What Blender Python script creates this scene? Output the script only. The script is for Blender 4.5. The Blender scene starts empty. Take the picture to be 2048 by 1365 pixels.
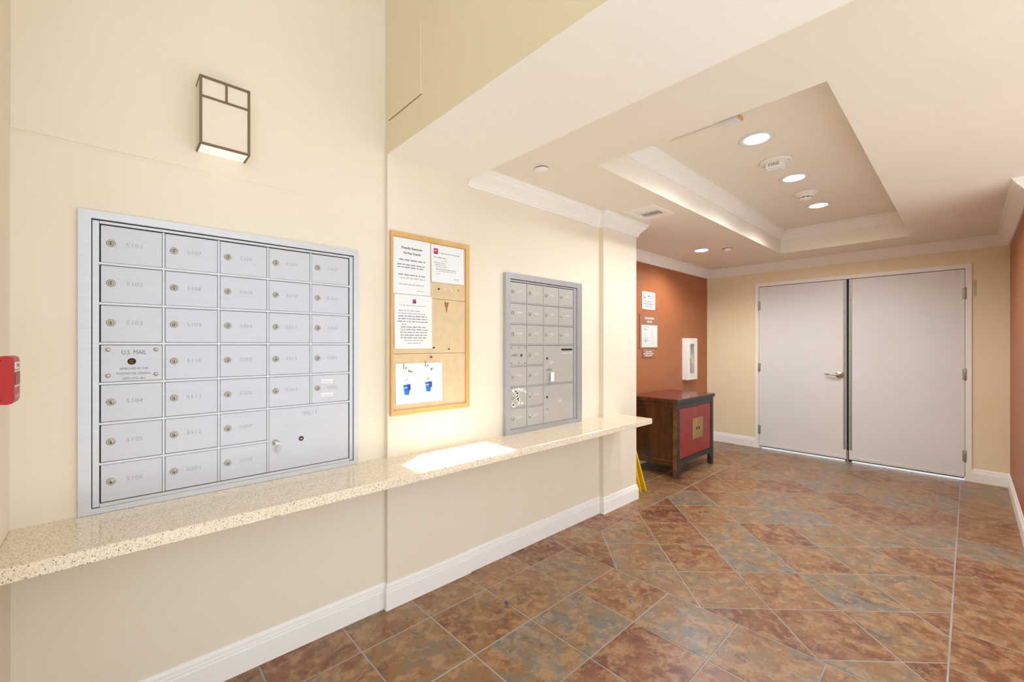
import bpy, bmesh, math, random
from mathutils import Vector, Matrix
random.seed(7)
S = bpy.context.scene
COL = S.collection

# ------------------------------------------------------------------ camera, world, sun, exposure
cam_d = bpy.data.cameras.new('camera')
cam_d.sensor_width = 36.0
cam_d.lens = 36.0 * 853.0 / 2048.0
cam_d.shift_y = 7.5 / 2048.0
cam_d.clip_start = 0.02
cam = bpy.data.objects.new('camera', cam_d)
COL.objects.link(cam)
cam.location = (0, 0, 1.35)
cam.rotation_euler = (math.radians(90), 0, math.radians(47))
S.camera = cam

W = bpy.data.worlds.new('world')
S.world = W
W.use_nodes = True
bg = W.node_tree.nodes['Background']
bg.inputs[0].default_value = (0.90, 0.95, 1.0, 1)
bg.inputs[1].default_value = 1.0

sun_d = bpy.data.lights.new('sun', 'SUN')
sun_d.energy = 9.0
sun_d.angle = math.radians(0.6)
sun_d.color = (1.0, 0.96, 0.90)
sun = bpy.data.objects.new('sun', sun_d)
COL.objects.link(sun)
SUN = Vector((-0.255, 0.40, -1.0)).normalized()
sun.rotation_euler = SUN.to_track_quat('-Z', 'Y').to_euler()
sun.location = (2, -3, 8)

vs = S.view_settings
vs.view_transform = 'Standard'
vs.look = 'None'
vs.gamma = 1.0
vs.use_curve_mapping = False
vs.exposure = 0.95
S.cycles.blur_glossy = 0.05

# ------------------------------------------------------------------ materials
def lin(c):
    return tuple(((v / 255) / 12.92 if v / 255 <= 0.04045 else ((v / 255 + 0.055) / 1.055) ** 2.4) for v in c) + (1.0,)

MATS = {}
class NT:
    def __init__(s, name):
        s.m = bpy.data.materials.new(name)
        s.m.use_nodes = True
        s.t = s.m.node_tree
        s.b = s.t.nodes['Principled BSDF']
        MATS[name] = s.m
    def n(s, typ, **kw):
        nd = s.t.nodes.new(typ)
        for k, v in kw.items():
            if k.startswith('i_'):
                nd.inputs[k[2:].replace('_', ' ')].default_value = v
            else:
                setattr(nd, k, v)
        return nd
    def l(s, a, b):
        s.t.links.new(a, b)
    def set(s, **kw):
        for k, v in kw.items():
            s.b.inputs[k.replace('_', ' ')].default_value = v
    def coord(s, kind='Object'):
        return s.n('ShaderNodeTexCoord').outputs[kind]
    def noise(s, scale, detail=3.0, rough=0.55, vec=None, dist=0.0):
        nd = s.n('ShaderNodeTexNoise')
        nd.inputs['Scale'].default_value = scale
        nd.inputs['Detail'].default_value = detail
        nd.inputs['Roughness'].default_value = rough
        nd.inputs['Distortion'].default_value = dist
        if vec is not None:
            s.l(vec, nd.inputs['Vector'])
        return nd
    def ramp(s, fac, stops):
        r = s.n('ShaderNodeValToRGB')
        e = r.color_ramp.elements
        while len(e) < len(stops):
            e.new(0.5)
        for i, (p, c) in enumerate(stops):
            e[i].position = p
            e[i].color = c
        s.l(fac, r.inputs[0])
        return r
    def mix(s, fac, a, b, mode='MIX'):
        nd = s.n('ShaderNodeMix', data_type='RGBA', blend_type=mode)
        for sock, v in ((nd.inputs[0], fac), (nd.inputs[6], a), (nd.inputs[7], b)):
            if hasattr(v, 'default_value') and hasattr(v, 'links'):
                s.l(v, sock)
            else:
                sock.default_value = v
        return nd.outputs[2]
    def bump(s, h, strength, dist=0.002):
        nd = s.n('ShaderNodeBump')
        nd.inputs['Strength'].default_value = strength
        nd.inputs['Distance'].default_value = dist
        s.l(h, nd.inputs['Height'])
        s.l(nd.outputs[0], s.b.inputs['Normal'])

def plain(name, rgb, rough=0.5, metal=0.0, emit=None, spec=0.5):
    k = NT(name)
    k.set(Base_Color=lin(rgb), Roughness=rough, Metallic=metal)
    k.b.inputs['Specular IOR Level'].default_value = spec
    if emit:
        k.b.inputs['Emission Color'].default_value = lin(emit[0])
        k.b.inputs['Emission Strength'].default_value = emit[1]
    return k.m

def paint(name, rgb, rgb2, rough=0.55, bump=0.25, scale=160, dist=0.0012):
    k = NT(name)
    pos = k.n('ShaderNodeNewGeometry').outputs['Position']
    big = k.noise(1.6, 3, 0.5, pos)
    r = k.ramp(big.outputs[0], [(0.35, lin(rgb)), (0.68, lin(rgb2))])
    k.l(r.outputs[0], k.b.inputs['Base Color'])
    k.set(Roughness=rough)
    fine = k.noise(scale, 2, 0.5, pos)
    k.bump(fine.outputs[0], bump, dist)
    return k.m

M_WALL = paint('cream wall paint', (231, 220, 199), (234, 224, 205))
M_CEIL = paint('cream ceiling paint', (235, 228, 212), (238, 231, 217), bump=0.3, scale=120)
M_RED = paint('terracotta wall paint', (163, 97, 58), (169, 103, 63), rough=0.45, bump=0.2)
M_TRIM = paint('white trim paint', (240, 237, 231), (243, 240, 235), rough=0.35, bump=0.02)
M_DOOR = paint('white door paint', (222, 223, 222), (227, 227, 225), rough=0.38, bump=0.04)
M_FAR = paint('yellow cream wall paint', (234, 218, 182), (237, 222, 188))
M_GROUT = paint('grey grout', (148, 145, 140), (170, 167, 163), rough=0.8, bump=0.3)
M_ALU = None
def alu(name, c1, c2, rough, metal):
    k = NT(name)
    pos = k.n('ShaderNodeNewGeometry').outputs['Position']
    mp = k.n('ShaderNodeMapping')
    mp.inputs['Scale'].default_value = (1, 1.2, 40)
    k.l(pos, mp.inputs['Vector'])
    n1 = k.noise(9, 4, 0.6, mp.outputs[0])
    r = k.ramp(n1.outputs[0], [(0.3, lin(c1)), (0.7, lin(c2))])
    k.l(r.outputs[0], k.b.inputs['Base Color'])
    k.set(Roughness=rough, Metallic=metal)
    return k.m
M_ALU = alu('anodised aluminium doors', (194, 195, 202), (201, 202, 208), 0.42, 0.25)
M_ALUF = alu('aluminium frame', (196, 197, 200), (206, 207, 210), 0.38, 0.45)
M_ALU2 = alu('warm aluminium doors', (186, 183, 176), (196, 193, 186), 0.4, 0.35)
M_ALUF2 = alu('satin aluminium frame', (176, 178, 182), (190, 192, 196), 0.36, 0.5)
M_DARK = plain('black gap', (18, 17, 16), 0.8)
M_CHROME = plain('chrome', (205, 200, 190), 0.22, 0.95)
M_NICKEL = plain('satin nickel', (190, 186, 176), 0.32, 0.85)
M_BRASS = plain('old brass', (120, 98, 62), 0.4, 0.8)
M_BRONZE = plain('bronze frame', (118, 100, 78), 0.45, 0.3)
M_STEEL = plain('galvanised steel', (170, 168, 160), 0.35, 0.7)
M_ENG = plain('engraved grey', (166, 166, 174), 0.6)
M_ENG_DK = plain('engraved dark grey', (108, 108, 114), 0.6)
M_WHTXT = plain('white print', (235, 233, 228), 0.6)
M_INK = plain('black ink', (52, 52, 54), 0.8)
M_INKG = plain('grey ink', (140, 140, 142), 0.8)
M_INKL = plain('light grey ink', (176, 176, 177), 0.8)
M_PAPER = plain('white paper', (234, 235, 236), 0.7)
M_SIGNW = plain('white sign plastic', (214, 214, 210), 0.5)
M_PLASTIC = plain('white plastic', (236, 232, 224), 0.4)
M_DIFF = plain('opal glass', (230, 219, 198), 0.35)
M_LENS = plain('lamp lens', (255, 250, 242), 0.4, emit=((252, 252, 248), 9.0))
M_LENS2 = plain('sconce lamp opening', (250, 246, 238), 0.4, emit=((255, 244, 228), 0.25))
M_FIRE = plain('red enamel', (182, 30, 24), 0.4)
M_FIRED = plain('dark red enamel', (142, 18, 16), 0.4)
M_YEL = plain('yellow plastic', (244, 200, 22), 0.4)
M_BLUE = plain('blue print', (28, 120, 205), 0.6)
M_BLUE2 = plain('deep blue print', (30, 70, 180), 0.6)
M_CRIM = plain('crimson print', (196, 40, 80), 0.6)
M_PURP = plain('purple print', (92, 52, 140), 0.6)
M_BRN = plain('brown print', (98, 52, 40), 0.7)
M_LEAF = plain('dry leaf', (176, 104, 48), 0.7)
M_SIGNB = plain('brown sign plastic', (150, 104, 78), 0.4)
M_BLACKP = plain('black rubber', (30, 30, 30), 0.6)
M_TRIMGREY = plain('white trim ring', (222, 222, 220), 0.4)
k = NT('clear glass'); k.set(Base_Color=(0.95, 0.97, 0.96, 1), Roughness=0.02, IOR=1.45, Alpha=0.12); M_GLASS = k.m

# quartz counter
k = NT('speckled quartz')
pos = k.n('ShaderNodeNewGeometry').outputs['Position']
v1 = k.n('ShaderNodeTexVoronoi', feature='F1'); v1.inputs['Scale'].default_value = 480; k.l(pos, v1.inputs['Vector'])
v2 = k.n('ShaderNodeTexVoronoi', feature='F1'); v2.inputs['Scale'].default_value = 200; k.l(pos, v2.inputs['Vector'])
n1 = k.noise(60, 3, 0.6, pos)
base = k.ramp(n1.outputs[0], [(0.3, lin((230, 216, 190))), (0.7, lin((238, 228, 210)))])
sep1 = k.n('ShaderNodeSeparateColor'); k.l(v1.outputs['Color'], sep1.inputs[0])
sp1 = k.ramp(sep1.outputs[0], [(0.80, (0, 0, 0, 1)), (0.83, (1, 1, 1, 1))])
c1 = k.mix(sp1.outputs[0], base.outputs[0], lin((204, 178, 142)))
sep2 = k.n('ShaderNodeSeparateColor'); k.l(v2.outputs['Color'], sep2.inputs[0])
d2 = k.n('ShaderNodeMath', operation='LESS_THAN'); k.l(v2.outputs['Distance'], d2.inputs[0]); d2.inputs[1].default_value = 0.36
sp2 = k.n('ShaderNodeMath', operation='GREATER_THAN'); k.l(sep2.outputs[1], sp2.inputs[0]); sp2.inputs[1].default_value = 0.84
mm = k.n('ShaderNodeMath', operation='MULTIPLY'); k.l(d2.outputs[0], mm.inputs[0]); k.l(sp2.outputs[0], mm.inputs[1])
c2 = k.mix(mm.outputs[0], c1, lin((120, 96, 74)))
k.l(c2, k.b.inputs['Base Color']); k.set(Roughness=0.12)
M_QUARTZ = k.m

# slate look tiles
k = NT('slate look tile')
oi = k.n('ShaderNodeObjectInfo')
pos = k.n('ShaderNodeTexCoord').outputs['Object']
ofs = k.n('ShaderNodeVectorMath', operation='SCALE'); ofs.inputs[0].default_value = (37.0, 91.0, 53.0); k.l(oi.outputs['Random'], ofs.inputs['Scale'])
vadd = k.n('ShaderNodeVectorMath', operation='ADD'); k.l(pos, vadd.inputs[0]); k.l(ofs.outputs[0], vadd.inputs[1])
nA = k.noise(5.0, 9, 0.72, vadd.outputs[0], 0.9)
vB = k.n('ShaderNodeVectorMath', operation='ADD'); k.l(vadd.outputs[0], vB.inputs[0]); vB.inputs[1].default_value = (9, 4, 2)
nB = k.noise(8.0, 9, 0.72, vB.outputs[0], 1.6)
nC = k.noise(17, 7, 0.72, vadd.outputs[0], 0.4)
rnd2 = k.n('ShaderNodeMath', operation='MULTIPLY'); k.l(oi.outputs['Random'], rnd2.inputs[0]); rnd2.inputs[1].default_value = 7.31
frac = k.n('ShaderNodeMath', operation='FRACT'); k.l(rnd2.outputs[0], frac.inputs[0])
sh = k.n('ShaderNodeMath', operation='MULTIPLY_ADD'); k.l(frac.outputs[0], sh.inputs[0]); sh.inputs[1].default_value = 0.28; sh.inputs[2].default_value = -0.155
fA = k.n('ShaderNodeMath', operation='ADD'); k.l(nA.outputs[0], fA.inputs[0]); k.l(sh.outputs[0], fA.inputs[1])
col = k.ramp(fA.outputs[0], [(0.30, lin((114, 111, 106))), (0.40, lin((130, 107, 82))), (0.49, lin((142, 104, 68))), (0.58, lin((127, 82, 55))), (0.70, lin((106, 60, 41)))])
gB = k.ramp(nB.outputs[0], [(0.54, (0, 0, 0, 1)), (0.62, (1, 1, 1, 1))])
gBm = k.n('ShaderNodeMath', operation='MULTIPLY'); k.l(gB.outputs[0], gBm.inputs[0]); gBm.inputs[1].default_value = 0.6
cB = k.mix(gBm.outputs[0], col.outputs[0], lin((78, 66, 60)))
gC = k.ramp(nC.outputs[0], [(0.48, (0, 0, 0, 1)), (0.60, (1, 1, 1, 1))])
gCm = k.n('ShaderNodeMath', operation='MULTIPLY'); k.l(gC.outputs[0], gCm.inputs[0]); gCm.inputs[1].default_value = 0.5
cC = k.mix(gCm.outputs[0], cB, lin((184, 146, 106)))
k.l(cC, k.b.inputs['Base Color'])
rr = k.n('ShaderNodeMapRange'); k.l(nB.outputs[0], rr.inputs[0]); rr.inputs[3].default_value = 0.26; rr.inputs[4].default_value = 0.42
k.l(rr.outputs[0], k.b.inputs['Roughness'])
k.bump(nC.outputs[0], 0.10, 0.001)
M_TILE = k.m

def worn(name, c1, c2, c3, scale=14, amt=0.62, rough=0.4, stretch=(1, 1, 1)):
    k = NT(name)
    pos = k.n('ShaderNodeNewGeometry').outputs['Position']
    mp = k.n('ShaderNodeMapping'); mp.inputs['Scale'].default_value = stretch; k.l(pos, mp.inputs['Vector'])
    a = k.noise(scale * 0.35, 4, 0.6, mp.outputs[0]); b = k.noise(scale * 3, 6, 0.7, mp.outputs[0])
    ra = k.ramp(a.outputs[0], [(0.35, lin(c1)), (0.68, lin(c2))])
    rb = k.ramp(b.outputs[0], [(amt, (0, 0, 0, 1)), (amt + 0.06, (1, 1, 1, 1))])
    k.l(k.mix(rb.outputs[0], ra.outputs[0], lin(c3)), k.b.inputs['Base Color'])
    k.set(Roughness=rough)
    return k.m
M_LACRED = worn('worn red lacquer', (142, 44, 40), (156, 56, 48), (66, 28, 28), 16, 0.60)
M_LACBLK = worn('worn black lacquer', (38, 39, 40), (52, 53, 53), (104, 78, 60), 20, 0.66)
M_WOODSIDE = worn('dark stained wood', (46, 29, 17), (98, 60, 26), (26, 18, 12), 9, 0.58, 0.35, (2.5, 2.5, 0.7))
M_WOODTOP = worn('red brown wood top', (96, 46, 34), (116, 60, 46), (64, 32, 25), 9, 0.60, 0.25)
M_WOODEDGE = worn('scuffed edge wood', (92, 60, 34), (134, 92, 50), (196, 162, 112), 30, 0.60)
M_GOLD = worn('aged brass plate', (150, 122, 62), (168, 142, 80), (66, 58, 40), 22, 0.58, 0.45)
M_OAK = worn('oak frame', (206, 160, 92), (222, 182, 118), (180, 132, 66), 12, 0.66, 0.5, (1, 1, 0.25))
M_CORK = worn('cork board', (214, 188, 148), (222, 198, 160), (176, 146, 108), 60, 0.64, 0.85)

# ------------------------------------------------------------------ geometry helpers
WC = {}
def link(o, parent=None, c=Vector((0, 0, 0))):
    COL.objects.link(o)
    o.location = c
    WC[o] = Vector(c)
    if parent is not None:
        o.parent = parent
        o.matrix_parent_inverse = Matrix.Translation(-WC[parent])
    return o

def tag(o, label=None, cat=None, group=None, kind=None):
    if label: o['label'] = label
    if cat: o['category'] = cat
    if group: o['group'] = group
    if kind: o['kind'] = kind
    return o

def thing(name, loc, label, cat, group=None):
    o = bpy.data.objects.new(name, None)
    o.empty_display_size = 0.05
    link(o, None, Vector(loc))
    return tag(o, label, cat, group)

class MB:
    """collects geometry of ONE part in world coordinates"""
    def __init__(s):
        s.v = []; s.f = []; s.mi = []; s.sm = []
    def add(s, vs, fs, mi=0, smooth=False):
        o = len(s.v)
        s.v += [tuple(p) for p in vs]
        for f in fs:
            s.f.append(tuple(i + o for i in f)); s.mi.append(mi); s.sm.append(smooth)
        return s
    def box(s, x0, x1, y0, y1, z0, z1, mi=0, ch=0.0):
        x0, x1 = min(x0, x1), max(x0, x1); y0, y1 = min(y0, y1), max(y0, y1); z0, z1 = min(z0, z1), max(z0, z1)
        ch = min(ch, (x1 - x0) * 0.3, (y1 - y0) * 0.3, (z1 - z0) * 0.3)
        if ch <= 0:
            v = [(x, y, z) for z in (z0, z1) for y in (y0, y1) for x in (x0, x1)]
            return s.add(v, [(0, 2, 3, 1), (4, 5, 7, 6), (0, 1, 5, 4), (2, 6, 7, 3), (0, 4, 6, 2), (1, 3, 7, 5)], mi)
        bm = bmesh.new()
        bmesh.ops.create_cube(bm, size=1)
        for q in bm.verts:
            q.co = Vector((x0 + (q.co.x + .5) * (x1 - x0), y0 + (q.co.y + .5) * (y1 - y0), z0 + (q.co.z + .5) * (z1 - z0)))
        bmesh.ops.bevel(bm, geom=bm.edges[:], offset=ch, segments=1, affect='EDGES', profile=0.5)
        bm.verts.index_update()
        s.add([q.co[:] for q in bm.verts], [[q.index for q in f.verts] for f in bm.faces], mi)
        bm.free()
        return s
    def prism(s, pts, axis, a0, a1, mi=0):
        """extrude a 2-D polygon along an axis; axis x: pts=(y,z), y: (x,z), z: (x,y)"""
        def P(p, a):
            return {'x': (a, p[0], p[1]), 'y': (p[0], a, p[1]), 'z': (p[0], p[1], a)}[axis]
        n = len(pts)
        v = [P(p, a0) for p in pts] + [P(p, a1) for p in pts]
        f = [tuple(range(n))[::-1], tuple(range(n, 2 * n))] + [(i, (i + 1) % n, n + (i + 1) % n, n + i) for i in range(n)]
        return s.add(v, f, mi)
    def lathe(s, c, axis, prof, seg=20, mi=0, smooth=True, mis=None):
        """profile of (radius, distance along axis)"""
        ax = {'x': Vector((1, 0, 0)), 'y': Vector((0, 1, 0)), 'z': Vector((0, 0, 1)), '-y': Vector((0, -1, 0)), '-z': Vector((0, 0, -1))}[axis] if isinstance(axis, str) else Vector(axis).normalized()
        u = ax.orthogonal().normalized(); w = ax.cross(u)
        c = Vector(c); v = []
        for r, d in prof:
            for i in range(seg):
                t = 2 * math.pi * i / seg
                v.append(c + ax * d + (u * math.cos(t) + w * math.sin(t)) * max(r, 1e-5))
        o = len(s.v)
        s.v += [tuple(p) for p in v]
        for j in range(len(prof) - 1):
            for i in range(seg):
                i2 = (i + 1) % seg
                s.f.append((o + j * seg + i, o + j * seg + i2, o + (j + 1) * seg + i2, o + (j + 1) * seg + i))
                s.mi.append(mis[j] if mis else mi); s.sm.append(smooth)
        for j, fl in ((0, True), (len(prof) - 1, False)):
            if prof[j][0] > 1e-4:
                r_ = tuple(o + j * seg + i for i in range(seg))
                s.f.append(r_[::-1] if fl else r_); s.mi.append(mis[min(j, len(mis) - 1)] if mis else mi); s.sm.append(False)
        return s
    def tube(s, pts, r, seg=8, mi=0):
        pts = [Vector(p) for p in pts]
        o = len(s.v); n = len(pts)
        rs = r if isinstance(r, (list, tuple)) else [r] * n
        u = None
        for i, p in enumerate(pts):
            t = (pts[min(i + 1, n - 1)] - pts[max(i - 1, 0)]).normalized()
            u = t.orthogonal().normalized() if u is None else (u - t * u.dot(t)).normalized()
            w = t.cross(u)
            for q in range(seg):
                a = 2 * math.pi * q / seg
                s.v.append(tuple(p + (u * math.cos(a) + w * math.sin(a)) * rs[i]))
        for i in range(n - 1):
            for q in range(seg):
                q2 = (q + 1) % seg
                s.f.append((o + i * seg + q, o + i * seg + q2, o + (i + 1) * seg + q2, o + (i + 1) * seg + q)); s.mi.append(mi); s.sm.append(True)
        s.f.append(tuple(o + q for q in range(seg))[::-1]); s.mi.append(mi); s.sm.append(False)
        s.f.append(tuple(o + (n - 1) * seg + q for q in range(seg))); s.mi.append(mi); s.sm.append(False)
        return s
    def mesh(s, name, mats, center=True):
        if not isinstance(mats, (list, tuple)): mats = [mats]
        c = Vector((0, 0, 0))
        if center:
            lo = Vector([min(p[i] for p in s.v) for i in range(3)]); hi = Vector([max(p[i] for p in s.v) for i in range(3)])
            c = (lo + hi) / 2
        me = bpy.data.meshes.new(name)
        me.from_pydata([tuple(Vector(p) - c) for p in s.v], [], s.f)
        for m in mats: me.materials.append(m)
        me.polygons.foreach_set('material_index', s.mi)
        me.polygons.foreach_set('use_smooth', s.sm)
        me.update()
        bm = bmesh.new(); bm.from_mesh(me); bmesh.ops.recalc_face_normals(bm, faces=bm.faces[:]); bm.to_mesh(me); bm.free()
        return me, c
    def build(s, name, mats, parent=None, label=None, kind=None):
        me, c = s.mesh(name, mats)
        o = bpy.data.objects.new(name, me)
        link(o, parent, c)
        if kind: o['kind'] = kind
        if label: o['label'] = label
        return o

def inst(name, me, c, parent=None, rotz=0.0):
    o = bpy.data.objects.new(name, me)
    link(o, parent, Vector(c))
    if rotz: o.rotation_euler.z = rotz
    return o

FRAMES = {
    'px': Matrix(((0, 0, 1), (1, 0, 0), (0, 1, 0))),       # faces +X: text runs along +Y
    'ny': Matrix(((1, 0, 0), (0, 0, -1), (0, 1, 0))),      # faces -Y: text runs along +X
    'py': Matrix(((-1, 0, 0), (0, 0, 1), (0, 1, 0))),      # faces +Y: text runs along -X
}
TXT = {}
def text(name, body, size, at, face, mat, parent, width=None, ext=0.0003, spacing=1.0, align='CENTER', bold=0.0):
    key = (body, spacing, align, bold)
    if key not in TXT:
        cu = bpy.data.curves.new('t', 'FONT')
        cu.body = body; cu.size = 1.0; cu.align_x = align; cu.align_y = 'CENTER'; cu.space_character = spacing
        cu.resolution_u = 2
        cu.offset = bold
        ob = bpy.data.objects.new('t', cu)
        me = bpy.data.meshes.new_from_object(ob)
        pts = [v.co.copy() for v in me.vertices]; fs = [tuple(p.vertices) for p in me.polygons]
        bpy.data.objects.remove(ob); bpy.data.curves.remove(cu); bpy.data.meshes.remove(me)
        TXT[key] = (pts, fs)
    pts, fs = TXT[key]
    sx = size
    if width:
        w0 = max(p.x for p in pts) - min(p.x for p in pts)
        sx = width / w0
    M = FRAMES[face]
    b = MB()
    b.add([Vector(at) + M @ Vector((p.x * sx, p.y * size, ext)) for p in pts], fs)
    me = bpy.data.meshes.new(name)
    c = Vector(at)
    me.from_pydata([tuple(Vector(p) - c) for p in b.v], [], b.f)
    me.materials.append(mat)
    o = bpy.data.objects.new(name, me)
    link(o, parent, c)
    return o

def face_pt(face, at, u, v, d=0.0):
    return Vector(at) + FRAMES[face] @ Vector((u, v, d))

def flat(name, pts, face, at, d, mat, parent, thick=0.0004):
    """thin printed shape on a face, (u,v) polygon"""
    b = MB(); n = len(pts)
    v = [face_pt(face, at, u, w, d) for u, w in pts] + [face_pt(face, at, u, w, d + thick) for u, w in pts]
    b.add(v, [tuple(range(n))[::-1], tuple(range(n, 2 * n))] + [(i, (i + 1) % n, n + (i + 1) % n, n + i) for i in range(n)])
    return b.build(name, mat, parent)

def words(name, face, at, u0, u1, v, h, mat, parent, rng, d=0.0006, centre=False):
    """a line of print too small to read: word-sized dashes, one mesh per line"""
    b = MB(); u = u0
    while u < u1 - h * 0.6:
        w = rng.uniform(1.2, 4.6) * h
        e = min(u + w, u1)
        b.add([face_pt(face, at, u, v - h * .35, d), face_pt(face, at, e, v - h * .35, d), face_pt(face, at, e, v + h * .35, d), face_pt(face, at, u, v + h * .35, d)], [(0, 1, 2, 3)])
        u = e + h * 0.7
    o = b.build(name, mat, parent)
    o['kind'] = 'stuff'
    return o

def sweep(path, prof, z0, names, mat, label=None, kind='structure', up=1):
    """profile (out, up) swept along a plan path with mitred corners, room on the right; one object for each segment"""
    n = len(path); ns = []
    for i in range(n - 1):
        d = (Vector(path[i + 1]) - Vector(path[i])).normalized(); ns.append(Vector((d.y, -d.x)))
    off = []
    for i in range(n):
        if i == 0: off.append(ns[0])
        elif i == n - 1: off.append(ns[-1])
        else:
            a, b = ns[i - 1], ns[i]; off.append((a + b) / (1 + a.dot(b)))
    out = []
    for i in range(n - 1):
        if names[i] is None: out.append(None); continue
        b = MB(); m = len(prof); v = []
        for j in (i, i + 1):
            for (u, w) in prof:
                p = Vector(path[j]) + off[j] * u
                v.append((p.x, p.y, z0 + w * up))
        b.add(v, [tuple(range(m)), tuple(range(m, 2 * m))[::-1]] + [(q, (q + 1) % m, m + (q + 1) % m, m + q) for q in range(m)])
        out.append(tag(b.build(names[i], mat), label, None, None, kind))
    return out

# ------------------------------------------------------------------ dimensions
XA, XP, XM, XE, XR = -2.052, -2.024, -2.032, -1.992, -2.55     # wall, pilaster, mid wall, end pilaster, alcove wall
YE = -0.238                                                 # end wall
Y1, Y2, Y3, Y4, YF = 1.02, 1.53, 2.856, 3.348, 6.18
XRT = 0.262                                                 # right wall
ZH, ZC, ZT, ZL = 2.325, 2.395, 2.64, 4.3                    # header, hall ceiling, tray, lobby ceiling
XO = 1.2                                                    # unseen open side, set close to let more sky light in
ZK = 0.772                                                  # counter top

# ------------------------------------------------------------------ walls
b = MB().prism([(XA, YE), (XA, Y1), (XP, Y1), (XP, Y2), (XM, Y2), (XM, Y3), (XE, Y3), (XE, Y4), (XR, Y4), (-2.75, Y4), (-2.75, YE)], 'z', -0.05, ZL)
wall_left = tag(b.build('wall_left', M_WALL), 'cream plaster wall holding both mailbox units', None, None, 'structure')
# thicker plaster layer below a soft ledge, thinning out towards the pilaster
def plaster(ys, th, z0, z1, rd=0.03):
    b = MB()
    for y, t in zip(ys, th):
        b.v += [(XA - 0.01, y, z0), (XA + t, y, z0), (XA + t, y, z1 - rd), (XA + t * .55, y, z1 - rd * .4), (XA - 0.01, y, z1)]
    for i in range(len(ys) - 1):
        for q in range(5):
            b.f.append((i * 5 + q, i * 5 + (q + 1) % 5, (i + 1) * 5 + (q + 1) % 5, (i + 1) * 5 + q)); b.mi.append(0); b.sm.append(False)
    b.build('plaster_layer', M_WALL, wall_left)
plaster([YE - 0.02, -0.085, 0.1, 0.25, 0.5, 0.72], [0.012, 0.0105, 0.009, 0.007, 0.004, 0.0006], 1.790, 2.042)
plaster([YE - 0.02, -0.085], [0.012, 0.0105], ZK - 0.02, 1.7899, 0.0)
b = MB().box(XA - 0.05, XO, -1.72, -1.6, -0.05, ZL)  # unseen, added to keep light from behind off the header face
tag(b.build('wall_back', M_WALL), 'cream wall behind the viewpoint, added to shade the header face', None, None, 'structure')
b = MB().box(XA - 0.05, -1.05, YE - 0.12, YE, -0.05, ZL)
tag(b.build('wall_end', M_WALL), 'cream end wall carrying the red pull station', None, None, 'structure')
M_BEAM_LIT = paint('lit beam tone', (247, 243, 236), (248, 245, 239), bump=0.25, scale=120)  # brighter light on the beam underside, put into its colour
M_HEAD_SHADE = paint('shaded header tone', (233, 219, 188), (236, 223, 195), bump=0.5, scale=120)  # yellowish shade of the header face, put into its colour
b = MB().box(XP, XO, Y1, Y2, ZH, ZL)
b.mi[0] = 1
wall_header = tag(b.build('wall_header', [M_HEAD_SHADE, M_BEAM_LIT]), 'cream header beam dropping between lobby and hall', None, None, 'structure')
b = MB().prism([(-2.0095, 2.492), (-1.7005, 2.492), (-1.7005, 2.81), (-2.0095, 2.81)], 'y', Y1 - 0.003, Y1 + 0.01)
b.build('access_panel', M_HEAD_SHADE, wall_header, 'painted-over access panel')
b = MB().prism([(-2.010, 2.486), (-1.695, 2.486), (-1.695, 2.4895), (-2.010, 2.4895)], 'y', Y1 - 0.0008, Y1 + 0.01)
b.build('panel_gap', M_BRONZE, wall_header)

b = MB().box(XR - 0.2, XR, Y4 - 0.05, YF + 0.2, -0.05, ZC + 0.1)
tag(b.build('wall_alcove', M_RED), 'terracotta accent wall of the alcove', None, None, 'structure')
b = MB().prism([(XR - 0.2, -0.05), (-1.925, -0.05), (-1.925, 2.15), (0.017, 2.15), (0.017, -0.05), (XRT + 0.2, -0.05), (XRT + 0.2, ZC + 0.1), (XR - 0.2, ZC + 0.1)], 'y', YF, YF + 0.15)
wall_far = tag(b.build('wall_far', M_FAR), 'cream far wall around the white double doors', None, None, 'structure')
b = MB().prism([(XRT, YF + 0.05), (XRT, 4.2), (XO, 4.2), (XO, 4.35), (XRT + 0.2, 4.35), (XRT + 0.2, YF + 0.05)], 'z', -0.05, ZC + 0.1)
tag(b.build('wall_right', M_RED), 'terracotta wall on the right edge', None, None, 'structure')

# ------------------------------------------------------------------ ceilings
TX0, TX1, TY0, TY1 = -1.475, -0.385, 2.065, 5.585
o4 = [(-2.75, Y2 - 0.02), (XO, Y2 - 0.02), (XO, YF + 0.15), (-2.75, YF + 0.15)]
i4 = [(TX0, TY0), (TX1, TY0), (TX1, TY1), (TX0, TY1)]
v = [(x, y, ZC) for x, y in o4] + [(x, y, ZC) for x, y in i4] + [(x, y, ZT) for x, y in i4] + [(x, y, ZT + .12) for x, y in o4]
f = [(i, (i + 1) % 4, 4 + (i + 1) % 4, 4 + i) for i in range(4)] + [(4 + i, 4 + (i + 1) % 4, 8 + (i + 1) % 4, 8 + i) for i in range(4)] + [(8, 9, 10, 11)]
f += [(i, (i + 1) % 4, 12 + (i + 1) % 4, 12 + i) for i in range(4)] + [(12, 13, 14, 15)]
tag(MB().add(v, f).build('ceiling', M_CEIL), 'cream hall ceiling with a raised tray', None, None, 'structure')
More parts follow.
